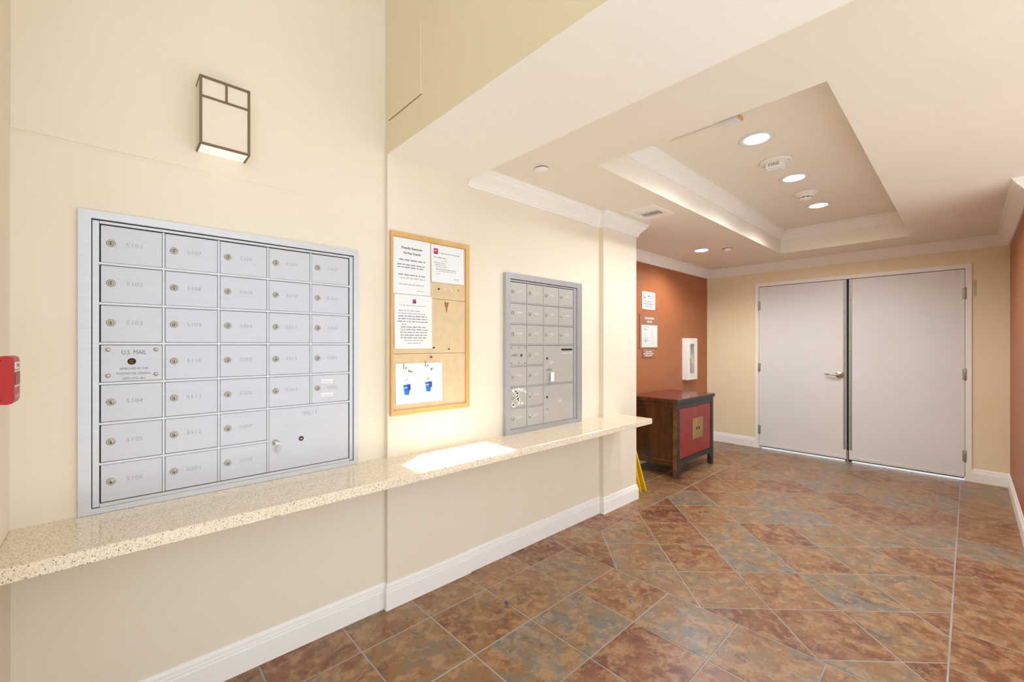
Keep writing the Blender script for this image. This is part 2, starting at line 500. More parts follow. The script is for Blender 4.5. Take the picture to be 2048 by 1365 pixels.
# unseen lobby ceiling; its slot is added and sized to cast the sun patch
SX0, SX1, SY0, SY1 = -1.06, -0.80, -0.40, 0.20
o4 = [(XA - 0.1, -1.6), (XO, -1.6), (XO, Y1 + 0.1), (XA - 0.1, Y1 + 0.1)]
i4 = [(SX0, SY0), (SX1, SY0), (SX1, SY1), (SX0, SY1)]
v = [(x, y, ZL) for x, y in o4] + [(x, y, ZL) for x, y in i4] + [(x, y, ZL + .02) for x, y in i4] + [(x, y, ZL + .02) for x, y in o4]
f = [(i, (i + 1) % 4, 4 + (i + 1) % 4, 4 + i) for i in range(4)] + [(4 + i, 4 + (i + 1) % 4, 8 + (i + 1) % 4, 8 + i) for i in range(4)]
f += [(8 + i, 8 + (i + 1) % 4, 12 + (i + 1) % 4, 12 + i) for i in range(4)] + [(i, (i + 1) % 4, 12 + (i + 1) % 4, 12 + i) for i in range(4)]
tag(MB().add(v, f).build('ceiling_lobby', M_CEIL), 'tall lobby ceiling with an added slot that casts the sun patch', None, None, 'structure')

# ------------------------------------------------------------------ floor and tiles
T, GX, GY = 0.352, -1.82, 2.204
floor = tag(MB().box(-2.75, XO, -1.6, YF + 0.45, -0.12, -0.0016).build('floor', M_GROUT), 'slate-look tile floor, diagonal field inside a straight border', None, None, 'structure')
def clip(poly, x0, x1, y0, y1):
    for ax, lim, sg in ((0, x0, 1), (0, x1, -1), (1, y0, 1), (1, y1, -1)):
        out = []
        for i, p in enumerate(poly):
            q = poly[(i + 1) % len(poly)]
            ip, iq = (p[ax] - lim) * sg >= -1e-9, (q[ax] - lim) * sg >= -1e-9
            if ip: out.append(p)
            if ip != iq:
                t = (lim - p[ax]) / (q[ax] - p[ax]); out.append((p[0] + (q[0] - p[0]) * t, p[1] + (q[1] - p[1]) * t))
        poly = out
        if len(poly) < 3: return []
    return poly
def shrink(poly, g):
    n = len(poly); c = []
    ar = sum(poly[i][0] * poly[(i + 1) % n][1] - poly[(i + 1) % n][0] * poly[i][1] for i in range(n))
    if ar < 0: poly = poly[::-1]
    L = []
    for i in range(n):
        p, q = Vector(poly[i]), Vector(poly[(i + 1) % n]); d = (q - p)
        if d.length < 1e-5: continue
        d.normalize(); L.append((p + Vector((-d.y, d.x)) * g, d))
    for i in range(len(L)):
        (p, d), (q, e) = L[i - 1], L[i]
        den = d.x * e.y - d.y * e.x
        if abs(den) < 1e-6: c.append((q.x, q.y)); continue
        t = ((q.x - p.x) * e.y - (q.y - p.y) * e.x) / den
        c.append((p.x + d.x * t, p.y + d.y * t))
    return c
def area(p):
    return abs(sum(p[i][0] * p[(i + 1) % len(p)][1] - p[(i + 1) % len(p)][0] * p[i][1] for i in range(len(p)))) / 2
def tile_mesh(poly):
    a, b2 = shrink(poly, 0.0032), shrink(poly, 0.0042)
    if len(a) != len(b2) or area(a) < 6e-4: return None
    n = len(a); b = MB()
    vs_ = [(x, y, -0.006) for x, y in a] + [(x, y, -0.0018) for x, y in a] + [(x, y, 0.0) for x, y in b2]
    fs = [(i, (i + 1) % n, n + (i + 1) % n, n + i) for i in range(n)] + [(n + i, n + (i + 1) % n, 2 * n + (i + 1) % n, 2 * n + i) for i in range(n)] + [tuple(range(2 * n, 3 * n))]
    return b.add(vs_, fs)
sq = [(-T / 2, -T / 2), (T / 2, -T / 2), (T / 2, T / 2), (-T / 2, T / 2)]
full_me, _ = tile_mesh(sq).mesh('tile', M_TILE, center=False)
def lay(sqs, reg, diag):
    for s_ in sqs:
        p = clip(s_, *reg)
        if not p or area(p) < 9e-4: continue
        cx = sum(q[0] for q in p) / len(p); cy = sum(q[1] for q in p) / len(p)
        depth = -math.sin(math.radians(47)) * cx + math.cos(math.radians(47)) * cy
        side = math.cos(math.radians(47)) * cx + math.sin(math.radians(47)) * cy
        if depth < 0.95 or side > depth * 1.2 + 1.3: continue
        jz = random.uniform(-0.0004, 0.0004)
        if area(p) > T * T * 0.995:
            inst('tile', full_me, (cx, cy, jz), floor, (math.pi / 4 if diag else 0) + math.pi / 2 * random.randrange(4))
        else:
            b = tile_mesh([(q[0] - cx, q[1] - cy) for q in p])
            if b:
                me, _ = b.mesh('tile', M_TILE, center=False)
                inst('tile', me, (cx, cy, jz), floor)
XB = GX + 5 * T; YB = GY + 11 * T
axis_sq = [[(GX + i * T, GY + j * T), (GX + (i + 1) * T, GY + j * T), (GX + (i + 1) * T, GY + (j + 1) * T), (GX + i * T, GY + (j + 1) * T)] for i in range(-3, 12) for j in range(-8, 13)]
h_ = T / math.sqrt(2)
diag_sq = []
for i in range(-14, 15):
    for j in range(-14, 20):
        cx = -0.94 + (i - j) * h_; cy = GY + h_ + (i + j) * h_
        if GX - h_ < cx < XB + h_ and GY - h_ < cy < YB + h_:
            diag_sq.append([(cx, cy - h_), (cx + h_, cy), (cx, cy + h_), (cx - h_, cy)])
lay(axis_sq, (XA, XO, YE, GY), False)
lay(axis_sq, (XM, GX, GY, Y4), False)
lay(axis_sq, (XR, GX, Y4, YF), False)
lay(axis_sq, (XB, XRT, GY, YF), False)
lay(axis_sq, (XRT, XO, GY, 4.2), False)
lay(axis_sq, (GX, XB, YB, YF + 0.1), False)
lay(diag_sq, (GX, XB, GY, YB), True)

# ------------------------------------------------------------------ baseboards and crown
BASE = [(0, 0), (0.015, 0), (0.015, 0.088), (0.0125, 0.093), (0.0125, 0.101), (0.008, 0.106), (0.008, 0.116), (0.003, 0.128), (0, 0.130)]
room = [(XA, YE), (XA, Y1), (XP, Y1), (XP, Y2), (XM, Y2), (XM, Y3), (XE, Y3), (XE, Y4), (XR, Y4), (XR, YF), (-1.925, YF)]
sweep(room, BASE, 0.0, ['baseboard_left', 'baseboard_left_return', 'baseboard_left_pilaster', 'baseboard_left_step', 'baseboard_left_middle', 'baseboard_left_turn', 'baseboard_left_column', 'baseboard_alcove_side', 'baseboard_alcove', 'baseboard_far'], M_TRIM, 'white moulded baseboard')
sweep([(0.017, YF), (XRT, YF), (XRT, 4.2), (XO, 4.2)], BASE, 0.0, ['baseboard_far_corner', 'baseboard_right', 'baseboard_right_return'], M_TRIM, 'white moulded baseboard')
CROWN = [(0, -0.105), (0.010, -0.105), (0.010, -0.094), (0.016, -0.090), (0.018, -0.082), (0.026, -0.070), (0.040, -0.052), (0.056, -0.036), (0.064, -0.026), (0.066, -0.020), (0.074, -0.018), (0.074, -0.008), (0.082, -0.006), (0.082, 0.0), (0, 0.0)]
sweep([(XM, Y2), (XM, Y3), (XE, Y3), (XE, Y4), (XR, Y4), (XR, YF), (XRT, YF), (XRT, 4.2), (XO, 4.2)], CROWN, ZC, ['trim_1', 'trim_2', 'trim_3', 'trim_4', 'trim_5', 'trim_6', 'trim_7', 'trim_8'], M_TRIM, 'white crown moulding')
sweep([(TX0, TY0), (TX0, TY1), (TX1, TY1), (TX1, TY0), (TX0, TY0)], [(u, w * 0.95) for u, w in CROWN], ZT, ['trim_9', 'trim_10', 'trim_11', 'trim_12'], M_TRIM, 'white crown moulding inside the ceiling tray')

# ------------------------------------------------------------------ double doors
fr = MB().prism([(-1.925, 0.0), (-1.880, 0.0), (-1.880, 2.108), (-0.028, 2.108), (-0.028, 0.0), (0.017, 0.0), (0.017, 2.152), (-1.925, 2.152)], 'y', YF - 0.012, YF + 0.14)
trim_df = tag(fr.build('trim_13', M_TRIM), 'white steel frame around the double doors', None, None, 'structure')
def hinge(parent, x, z):
    h = MB(); h.lathe((x, YF - 0.014, z - 0.055), 'z', [(0.004, -0.006), (0.0085, 0.0), (0.0085, 0.11), (0.004, 0.116)], 10)
    h.box(x - 0.02, x + 0.02, YF - 0.0075, YF - 0.004, z - 0.055, z + 0.055)
    return h.build('hinge', M_STEEL, parent)
def leaf(n, x0, x1, hx, stripx, label):
    d = MB().box(x0, x1, YF - 0.005, YF + 0.04, 0.032, 2.102, 0, 0.0015)
    o = tag(d.build('door_%d' % n, M_DOOR), label, None, None, 'structure')
    for z in (1.86, 1.055, 0.245): hinge(o, hx, z)
    sx0, sx1 = stripx
    MB().box(sx0, sx1, YF - 0.0085, YF - 0.004, 0.14, 2.095, 0, 0.001).build('edge_guard', M_STEEL, o)
    for i in range(13):
        z = 0.22 + i * 0.15
        MB().lathe(((sx0 + sx1) / 2, YF - 0.0085, z), '-y', [(0.0042, 0), (0.0036, 0.0012), (0, 0.0016)], 8).build('screw', M_BRONZE, o)
    MB().box(x0 + 0.004, x1 - 0.004, YF - 0.010, YF - 0.004, 0.032, 0.065, 0, 0.001).build('door_sweep', M_DOOR, o)
    MB().box(x0 + 0.004, x1 - 0.004, YF - 0.008, YF - 0.003, 0.022, 0.034).build('sweep_rubber', M_BLACKP, o)
    for i in range(5):
        MB().lathe((x0 + 0.09 + i * 0.187, YF - 0.010, 0.04), '-y', [(0.004, 0), (0.003, 0.0012), (0, 0.0016)], 8).build('screw', M_STEEL, o)
    return o
d1 = leaf(1, -1.877, -0.968, -1.880, (-0.996, -0.972), 'white steel door leaf with a lever handle')
d2 = leaf(2, -0.944, -0.031, -0.028, (-0.940, -0.916), 'white steel door leaf without a handle')
b = MB(); hx, hz = -1.03, 1.0
b.lathe((hx, YF - 0.005, hz), '-y', [(0.042, 0), (0.042, 0.004), (0.036, 0.010), (0.018, 0.012), (0.014, 0.016), (0.012, 0.052), (0, 0.054)], 24)
b.tube([(hx, YF - 0.05, hz), (hx - 0.02, YF - 0.056, hz), (hx - 0.06, YF - 0.057, hz + 0.001), (hx - 0.115, YF - 0.054, hz + 0.003), (hx - 0.135, YF - 0.040, hz + 0.002)], [0.010, 0.011, 0.010, 0.009, 0.007], 10)
b.build('lever_handle', M_CHROME, d1, 'chrome lever handle')
MB().prism([(-1.90, 0.03), (-1.865, 0.03), (-1.865, 2.09), (-0.043, 2.09), (-0.043, 0.03), (-0.01, 0.03), (-0.01, 2.125), (-1.90, 2.125)], 'y', YF + 0.042, YF + 0.06).build('door_stop', M_BLACKP, trim_df)
MB().box(-0.967, -0.952, YF - 0.002, YF + 0.03, 0.0, 0.13).build('bottom_catch', M_STEEL, trim_df)
MB().box(-0.985, -0.925, YF + 0.041, YF + 0.05, 0.0, 2.105).build('astragal', M_BLACKP, trim_df)
MB().box(-1.88, -0.028, YF - 0.02, YF + 0.12, -0.004, 0.003, 0, 0.002).build('threshold', M_STEEL, trim_df)
MB().box(0.030, 0.046, YF - 0.004, YF + 0.002, 1.83, 1.985, 0, 0.001).build('strike_plate', M_STEEL, wall_far)

# ------------------------------------------------------------------ counter
b = MB()
prof = [(XA - 0.01, ZK - 0.042), (-1.697, ZK - 0.042), (-1.694, ZK - 0.039), (-1.694, ZK - 0.004), (-1.698, ZK), (XA - 0.01, ZK)]
b.prism(prof, 'y', YE + 0.001, 3.08)
ctr = b.build('counter_shelf', M_QUARTZ)
tag(ctr, 'long speckled cream quartz counter shelf under both mailbox units', 'counter')

# ------------------------------------------------------------------ mailboxes
def lock_mesh():
    b = MB()
    b.lathe((0, 0, 0), 'x', [(0.0125, 0), (0.0125, 0.002), (0.0105, 0.0042), (0.0085, 0.0046), (0.008, 0.003), (0.0075, 0.003), (0.0072, 0.0052), (0, 0.0055)], 18, 0)
    b.box(0.0050, 0.0062, -0.0011, 0.0011, -0.0055, 0.0035, 1)
    return b.mesh('lock', [M_NICKEL, M_DARK], False)[0]
LOCK = lock_mesh()
def door_mesh(w, h, d=0.010):
    return MB().box(-d / 2, d / 2, -w / 2, w / 2, -h / 2, h / 2, 0, 0.0012)

def mailbox(name, label, wx, frame, rings, cols, rows, merged, mats, depth, numbers, lockfn, txtmat, numsize):
    fy0, fy1, fz0, fz1 = frame
    u = thing(name, (wx, (fy0 + fy1) / 2, fz0), label, 'mailbox', 'wall mailbox units')
    mdoor, mframe = mats
    iy0, iy1, iz0, iz1 = rings
    o = 0.0006
    # outer trim, four mitred bars
    def bar(p, q, nm):
        b = MB(); n = 4
        v = [(wx + o, y, z) for y, z in p] + [(wx + depth, y, z) for y, z in p]
        b.add(v, [(3, 2, 1, 0), (4, 5, 6, 7)] + [(i, (i + 1) % 4, 4 + (i + 1) % 4, 4 + i) for i in range(4)])
        return b.build(nm, mframe, u)
    bar([(fy0, fz1), (iy0, iz1), (iy1, iz1), (fy1, fz1)], 0, 'frame_bar')
    bar([(fy0, fz0), (fy1, fz0), (iy1, iz0), (iy0, iz0)], 0, 'frame_bar')
    bar([(fy0, fz0), (iy0, iz0), (iy0, iz1), (fy0, fz1)], 0, 'frame_bar')
    bar([(fy1, fz0), (fy1, fz1), (iy1, iz1), (iy1, iz0)], 0, 'frame_bar')
    MB().box(wx + o, wx + 0.003, iy0, iy1, iz0, iz1).build('backing', M_DARK, u)
    # inner master rim
    c0, c1 = cols[0], cols[-1]; r1, r0 = rows[0], rows[-1]
    dd = depth - 0.008
    MB().box(wx + .003, wx + dd, iy0 + .002, c0 + .0005, iz0 + .002, iz1 - .004, 0, .001).build('rim', mframe, u)
    MB().box(wx + .003, wx + dd, c1 - .001, iy1 - .0015, iz0 + .002, iz1 - .004, 0, .001).build('rim', mframe, u)
    MB().box(wx + .003, wx + dd, c0 + .001, c1 - .0015, r1 - .002, iz1 - .0035, 0, .001).build('rim', mframe, u)
    MB().box(wx + .003, wx + dd, c0 + .001, c1 - .0015, iz0, r0 + .002, 0, .001).build('rim', mframe, u)
    nr, nc = len(rows) - 1, len(cols) - 1
    used = {}
    for (ra, rb, ca, cb) in merged:
        for r in range(ra, rb + 1):
            for c in range(ca, cb + 1): used[(r, c)] = (ra, rb, ca, cb)
    cells = []
    for r in range(nr):
        for c in range(nc):
            m = used.get((r, c), (r, r, c, c))
            if (r, c) == (m[0], m[2]): cells.append(m)
    cache = {}
    doors = {}
    for (ra, rb, ca, cb) in cells:
        y0, y1 = cols[ca], cols[cb + 1]; z1, z0 = rows[ra], rows[rb + 1]
        y0 += 0.0038; y1 -= 0.0048; z0 += 0.0042; z1 -= 0.0058
        w, h = round(y1 - y0, 4), round(z1 - z0, 4)
        if (w, h) not in cache:
            cache[(w, h)] = door_mesh(w, h).mesh('door', mdoor, False)[0]
        dx = wx + dd - 0.008
        d = inst('door', cache[(w, h)], (dx, (y0 + y1) / 2, (z0 + z1) / 2), u)
        doors[(ra, ca)] = (d, y0, y1, z0, z1, dx + 0.005)
    # dividers
    for r in range(1, nr):
        spans = []; c = 0
        while c < nc:
            if used.get((r, c)) and used.get((r, c)) == used.get((r - 1, c)): c += 1; continue
            e = c
            while e + 1 < nc and not (used.get((r, e + 1)) and used.get((r, e + 1)) == used.get((r - 1, e + 1))): e += 1
            spans.append((c, e)); c = e + 1
        for (c, e) in spans:
            MB().box(wx + .003, wx + dd + 0.001, cols[c] - .002, cols[e + 1] + .001, rows[r] - 0.0048, rows[r] + 0.0035, 0, .0008).build('shelf_bar', mframe, u)
    for c in range(1, nc):
        r = 0
        while r < nr:
            if used.get((r, c)) and used.get((r, c)) == used.get((r, c - 1)): r += 1; continue
            e = r
            while e + 1 < nr and not (used.get((e + 1, c)) and used.get((e + 1, c)) == used.get((e + 1, c - 1))): e += 1
            MB().box(wx + .003, wx + dd - 0.001, cols[c] - 0.0042, cols[c] + 0.0025, rows[e + 1] + .004, rows[r] - .004, 0, .0006).build('divider', mframe, u)
            r = e + 1
    return u, doors

# big unit: 7 rows by 5 columns
cols1 = [-0.038, 0.1345, 0.305, 0.4790, 0.6520, 0.8285]
rows1 = [1.769 - i * (1.769 - 0.802) / 7 for i in range(8)]
mb1, D1 = mailbox('mailbox_unit', 'large aluminium mailbox unit with seven rows of doors, beside the pull station', XA, (-0.089, 0.868, ZK + 0.001, 1.807), (-0.057, 0.846, 0.792, 1.780), cols1, rows1, [(5, 6, 3, 4)], (M_ALU, M_ALUF), 0.026, None, None, None, None)
nums1 = [['5101', '5102', '5103', None, '5104', '5105', '5106'], ['5107', '5108', '5109', '5110', '5111', '5112', '5201'], ['5202', '5203', '5204', '5205', '5206', '5207', '5208'], ['5209', '5210', '5211', '5212', '5301'], ['5302', '5303', '5304', '5305', '5306']]
for c in range(5):
    for r in range(7):
        if (r, c) not in D1 or (r, c) in ((3, 0), (5, 3)): continue
        d, y0, y1, z0, z1, fx = D1[(r, c)]
        inst('lock', LOCK, (fx, y0 + 0.026, (z0 + z1) / 2 + 0.004), d)
        text('engraved_number', nums1[c][r], 0.020, (fx, (y0 + y1) / 2 + 0.006, (z0 + z1) / 2 + 0.004), 'px', M_ENG, d, width=0.044)
# collection panel
d, y0, y1, z0, z1, fx = D1[(3, 0)]
d['label'] = 'fixed U.S. MAIL panel with four round-head bolts'
yc, zc = (y0 + y1) / 2, (z0 + z1) / 2
for sy in (y0 + 0.018, y1 - 0.018):
    for sz in (z0 + 0.022, z1 - 0.016):
        MB().lathe((fx, sy, sz), 'x', [(0.0075, 0), (0.0068, 0.003), (0.0045, 0.0052), (0, 0.006)], 14).build('bolt', M_CHROME, d)
b = MB().lathe((fx, yc - 0.002, zc + 0.006), 'x', [(0.0115, 0), (0.0115, 0.002), (0.009, 0.002), (0.009, 0.0012), (0, 0.0012)], 20, mis=[1, 1, 0, 0])
b.box(fx + 0.001, fx + 0.0022, yc - 0.008, yc + 0.004, zc + 0.0048, zc + 0.0068, 1)
b.build('lock', [M_BRASS, M_DARK], d, 'dark brass master lock')
text('lettering', 'U.S. MAIL', 0.022, (fx, yc + 0.004, zc + 0.038), 'px', M_ENG_DK, d, width=0.066)
for i, s_ in enumerate(('APPROVED BY THE', 'POSTMASTER GENERAL', 'USPS-STD-4B+')):
    text('lettering', s_, 0.0115, (fx, yc + 0.004, zc - 0.020 - i * 0.0175), 'px', M_ENG_DK, d, width=(0.076, 0.092, 0.062)[i])
# parcel locker
d, y0, y1, z0, z1, fx = D1[(5, 3)]
d['label'] = 'wide parcel locker door'
text('lettering', 'PL-1', 0.024, (fx, (y0 + y1) / 2 - 0.002, z1 - 0.032), 'px', M_ENG, d, width=0.054)
inst('lock', LOCK, (fx, 0.507, 0.930), d)
b = MB().lathe((fx, 0.611, 0.931), 'x', [(0.0105, 0), (0.0105, 0.0016), (0.008, 0.0016), (0.008, 0.001), (0, 0.001)], 18, mis=[1, 1, 0, 0])
b.box(fx + 0.0008, fx + 0.002, 0.605, 0.617, 0.930, 0.9318, 2)
b.build('lock', [M_BRONZE, M_DARK, M_NICKEL], d)
kx = fx + 0.0058
ky = thing('key', (kx, 0.508, 0.90), 'small key with a grey oval tag hanging in the parcel locker lock', 'key')
b = MB().box(kx, kx + 0.012, 0.5062, 0.5082, 0.927, 0.932); b.prism([(0.502, 0.921), (0.530, 0.922), (0.530, 0.926), (0.513, 0.934), (0.502, 0.936)], 'x', kx + 0.012, kx + 0.014)
b.build('key_blade', M_NICKEL, ky)
pts = [(0.513 + 0.0062 * math.cos(t), 0.899 + 0.0155 * math.sin(t)) for t in [i * math.pi / 9 for i in range(18)]]
MB().prism(pts, 'x', kx + 0.0135, kx + 0.0155).build('tag', M_STEEL, ky)
MB().tube([(kx + .0145, .513 + .004 * math.sin(t), .918 + .0045 * math.cos(t)) for t in [i * math.pi / 5 for i in range(11)]], 0.0007, 5).build('split_ring', M_NICKEL, ky)
# stickers on one door
d, y0, y1, z0, z1, fx = D1[(4, 4)]
for zz in (z1 - 0.030, z0 + 0.036):
    s_ = MB().box(fx - .0002, fx + 0.0004, y0 + 0.042, y0 + 0.094, zz - 0.0085, zz + 0.0085).build('sticker', M_PAPER, d, 'white name sticker')
    words('faint_print', 'px', (fx, y0 + 0.068, zz), -0.02, 0.02, -0.002, 0.004, M_INKL, d, random.Random(int(zz * 1e4)))
# scuffed print along the bottom rim
words('scuffed_print', 'px', (XA + 0.0245, 0.395, 0.7865), -0.012, 0.014, 0.0, 0.006, M_ENG_DK, mb1, random.Random(3))

# small unit: parcel lockers at the lower right
cols2 = [1.860, 2.016, 2.177, 2.340, 2.506]
rows2 = [1.7625 - i * 0.1375 for i in range(8)]
mb2, D2 = mailbox('mailbox_unit', 'smaller aluminium mailbox unit with two tall parcel lockers, right of the bulletin board', XM, (1.815, 2.592, ZK + 0.001, 1.812), (1.853, 2.536, 0.797, 1.775), cols2, rows2, [(3, 4, 2, 3), (5, 6, 2, 3)], (M_ALU2, M_ALUF2), 0.030, None, None, None, None)
n = 5307
for c in range(4):
    for r in range(7):
        if (r, c) not in D2 or (r, c) in ((3, 0), (3, 2), (5, 2)): continue
        d, y0, y1, z0, z1, fx = D2[(r, c)]
        inst('lock', LOCK, (fx, y0 + 0.020, (z0 + z1) / 2 + 0.002), d)
        if (r, c) != (5, 0):
            text('number', str(n), 0.018, (fx, (y0 + y1) / 2 + 0.008, (z0 + z1) / 2 + 0.006), 'px', M_WHTXT, d, width=0.046)
        n += 1
d, y0, y1, z0, z1, fx = D2[(3, 0)]
d['label'] = 'fixed panel with six screws and a sliding latch'
for sy in (y0 + 0.012, (y0 + y1) / 2, y1 - 0.016):
    for sz in (z0 + 0.014, z1 - 0.014):
        MB().lathe((fx, sy, sz), 'x', [(0.0042, 0), (0.0036, 0.0015), (0, 0.002)], 10).build('screw', M_BRONZE, d)
pts = [(y0 + 0.038 + 0.028 * math.cos(t), (z0 + z1) / 2 + 0.002 + 0.010 * math.sin(t)) for t in [i * math.pi / 8 for i in range(16)]]
MB().prism(pts, 'x', fx - 0.001, fx + 0.0025).build('latch_plate', M_STEEL, d)
b = MB().lathe((fx, y0 + 0.096, (z0 + z1) / 2), 'x', [(0.009, 0), (0.009, 0.003), (0.006, 0.003), (0, 0.001)], 14, mis=[0, 0, 1]); b.build('lock', [M_BRONZE, M_DARK], d)
for (r, s_) in ((3, '1P'), (5, '2P')):
    d, y0, y1, z0, z1, fx = D2[(r, 2)]
    d['label'] = 'tall parcel locker door'
    b = MB().lathe((fx, y0 + 0.030, z1 - (0.090 if r == 3 else 0.085)), 'x', [(0.009, 0), (0.009, 0.003), (0.006, 0.003), (0, 0.001)], 14, mis=[0, 0, 1]); b.build('lock', [M_BRONZE, M_DARK], d)
    zl = z1 - (0.165 if r == 3 else 0.165)
    inst('lock', LOCK, (fx, y0 + 0.034, zl), d)
    if r == 3:
        text('number', s_, 0.024, (fx, y0 + 0.070, z1 - 0.122), 'px', M_WHTXT, d, width=0.036)
        MB().box(fx - 0.001, fx + 0.0006, y1 - 0.137, y1 - 0.012, z1 - 0.036, z1 - 0.022).build('mail_slot', M_DARK, d)
        text('lettering', 'MAILBOX', 0.015, (fx, y1 - 0.072, z1 - 0.056), 'px', M_WHTXT, d, width=0.115)
        k2 = thing('key', (fx + 0.006, y0 + 0.06, zl - 0.06), 'key with a white plastic tag hanging in the upper parcel locker lock', 'key')
        b = MB().box(fx + 0.0055, fx + 0.018, y0 + 0.0332, y0 + 0.0348, zl - 0.003, zl + 0.003); b.prism([(y0 + .028, zl - .008), (y0 + .062, zl - .009), (y0 + .060, zl - .004), (y0 + .034, zl + .006)], 'x', fx + .018, fx + .020)
        b.build('key_blade', M_NICKEL, k2)
        MB().box(fx + 0.017, fx + 0.020, y0 + 0.050, y0 + 0.084, zl - 0.086, zl - 0.022, 0, 0.0015).build('tag', M_PAPER, k2)
        MB().tube([(fx + .0185, y0 + .062 + .006 * math.sin(t), zl - .016 + .009 * math.cos(t)) for t in [i * math.pi / 5 for i in range(11)]], 0.0009, 5).build('split_ring', M_NICKEL, k2)
    else:
        text('number', s_, 0.026, (fx, y0 + 0.165, z1 - 0.125), 'px', M_WHTXT, d, width=0.040)
# torn sticker residue
d, y0, y1, z0, z1, fx = D2[(5, 0)]
rg = random.Random(5)
b = MB()
blobs = [(.030, .108, .016), (.048, .114, .018), (.068, .117, .015), (.090, .112, .014), (.108, .108, .014), (.124, .104, .013), (.136, .094, .011), (.056, .098, .018), (.060, .082, .018), (.066, .066, .017), (.074, .052, .016), (.062, .044, .013), (.082, .036, .015), (.096, .026, .013), (.112, .022, .008), (.072, .022, .011), (.020, .022, .014), (.028, .012, .016), (.042, .014, .010)]
for (u_, v_, r_) in blobs:
    n_ = 9
    pts = [(fx + 0.0005, y0 + u_ + r_ * rg.uniform(.55, 1.1) * math.cos(t), z0 + v_ + r_ * rg.uniform(.5, 1.0) * math.sin(t)) for t in [i * 2 * math.pi / n_ for i in range(n_)]]
    b.add(pts, [tuple(range(n_))])
tag(b.build('sticker_residue', M_WHTXT, d, 'torn white sticker residue'), kind='stuff')

# ------------------------------------------------------------------ bulletin board and papers
BX = XP
bb = thing('bulletin_board', (BX, 1.28, 0.99), 'oak-framed cork bulletin board between the two mailbox units', 'bulletin board')
by0, by1, bz0, bz1 = 1.030, 1.5295, 0.985, 1.936
fw = 0.026
def bar(p):
    b = MB(); v = [(BX + .0005, y, z) for y, z in p] + [(BX + .018, y, z) for y, z in p]
    b.add(v, [(3, 2, 1, 0), (4, 5, 6, 7)] + [(i, (i + 1) % 4, 4 + (i + 1) % 4, 4 + i) for i in range(4)]); b.build('frame_bar', M_OAK, bb)
fl = 0.0125
bar([(by0, bz1), (by0 + fl, bz1 - fw), (by1 - fw, bz1 - fw), (by1, bz1)])
bar([(by0, bz0), (by1, bz0), (by1 - fw, bz0 + fw), (by0 + fl, bz0 + fw)])
bar([(by0, bz0), (by0 + fl, bz0 + fw), (by0 + fl, bz1 - fw), (by0, bz1)])
bar([(by1, bz0), (by1, bz1), (by1 - fw, bz1 - fw), (by1 - fw, bz0 + fw)])
for z0, z1 in ((bz0 + fw, 1.302), (1.304, 1.603), (1.605, bz1 - fw)):
    MB().box(BX + .0006, BX + .010, by0 + fl, by1 - fw, z0, z1, 0, 0.001).build('cork_sheet', M_CORK, bb)
PX = BX + 0.0101
def paper(y0, y1, z0, z1, label, d=0.0):
    b = MB(); n = 6; v = []
    for i in range(n + 1):
        for j in range(n + 1):
            u_, w_ = i / n, j / n
            v.append((PX + d + 0.0018 + 0.004 * (abs(u_ - .5) * 2) ** 4 * (1 - w_) ** 2, y0 + (y1 - y0) * u_, z0 + (z1 - z0) * w_))
    m = len(v); v += [(x - 0.0009, y, z) for x, y, z in v]
    f = []
    for i in range(n):
        for j in range(n):
            a = i * (n + 1) + j; q = (a, a + n + 1, a + n + 2, a + 1)
            f.append(q); f.append(tuple(m + t for t in q[::-1]))
    ring = [i * (n + 1) for i in range(n)] + [n * (n + 1) + j for j in range(n)] + [i * (n + 1) + n for i in range(n, 0, -1)] + [j for j in range(n, 0, -1)]
    for i in range(len(ring)):
        a, c = ring[i], ring[(i + 1) % len(ring)]; f.append((a, m + a, m + c, c))
    t = thing('paper_notice', (PX + d, (y0 + y1) / 2, z0), label, 'paper', 'papers on the bulletin board')
    b.add(v, f).build('sheet', M_PAPER, t)
    return t
# 1 reminder
y0, y1, z0, z1 = 1.0440, 1.263, 1.616, 1.907
p1 = paper(y0, y1, z0, z1, 'white paper notice with a two-line bold heading, upper left of the board')
at = (PX + 0.0018, (y0 + y1) / 2, (z0 + z1) / 2)
text('heading', 'Friendly Reminder', 0.018, face_pt('px', at, 0.0, 0.096), 'px', M_INK, p1, width=0.125, bold=0.02)
text('heading', 'No Pets Outside', 0.018, face_pt('px', at, 0.0, 0.070), 'px', M_INK, p1, width=0.100, bold=0.02)
rg = random.Random(11)
for v_, a, c, h, m in ((0.033, -.075, .080, .009, M_INKG), (0.008, -.088, .080, .008, M_INKG), (-.006, -.086, .066, .008, M_INKG), (-.045, -.088, .092, .008, M_INKG), (-.062, -.088, .092, .007, M_INKL), (-.095, -.078, .07, .007, M_INKL), (-.125, .03, .095, .005, M_INKL)):
    words('print_line', 'px', at, a, c, v_, h, m, p1, rg)
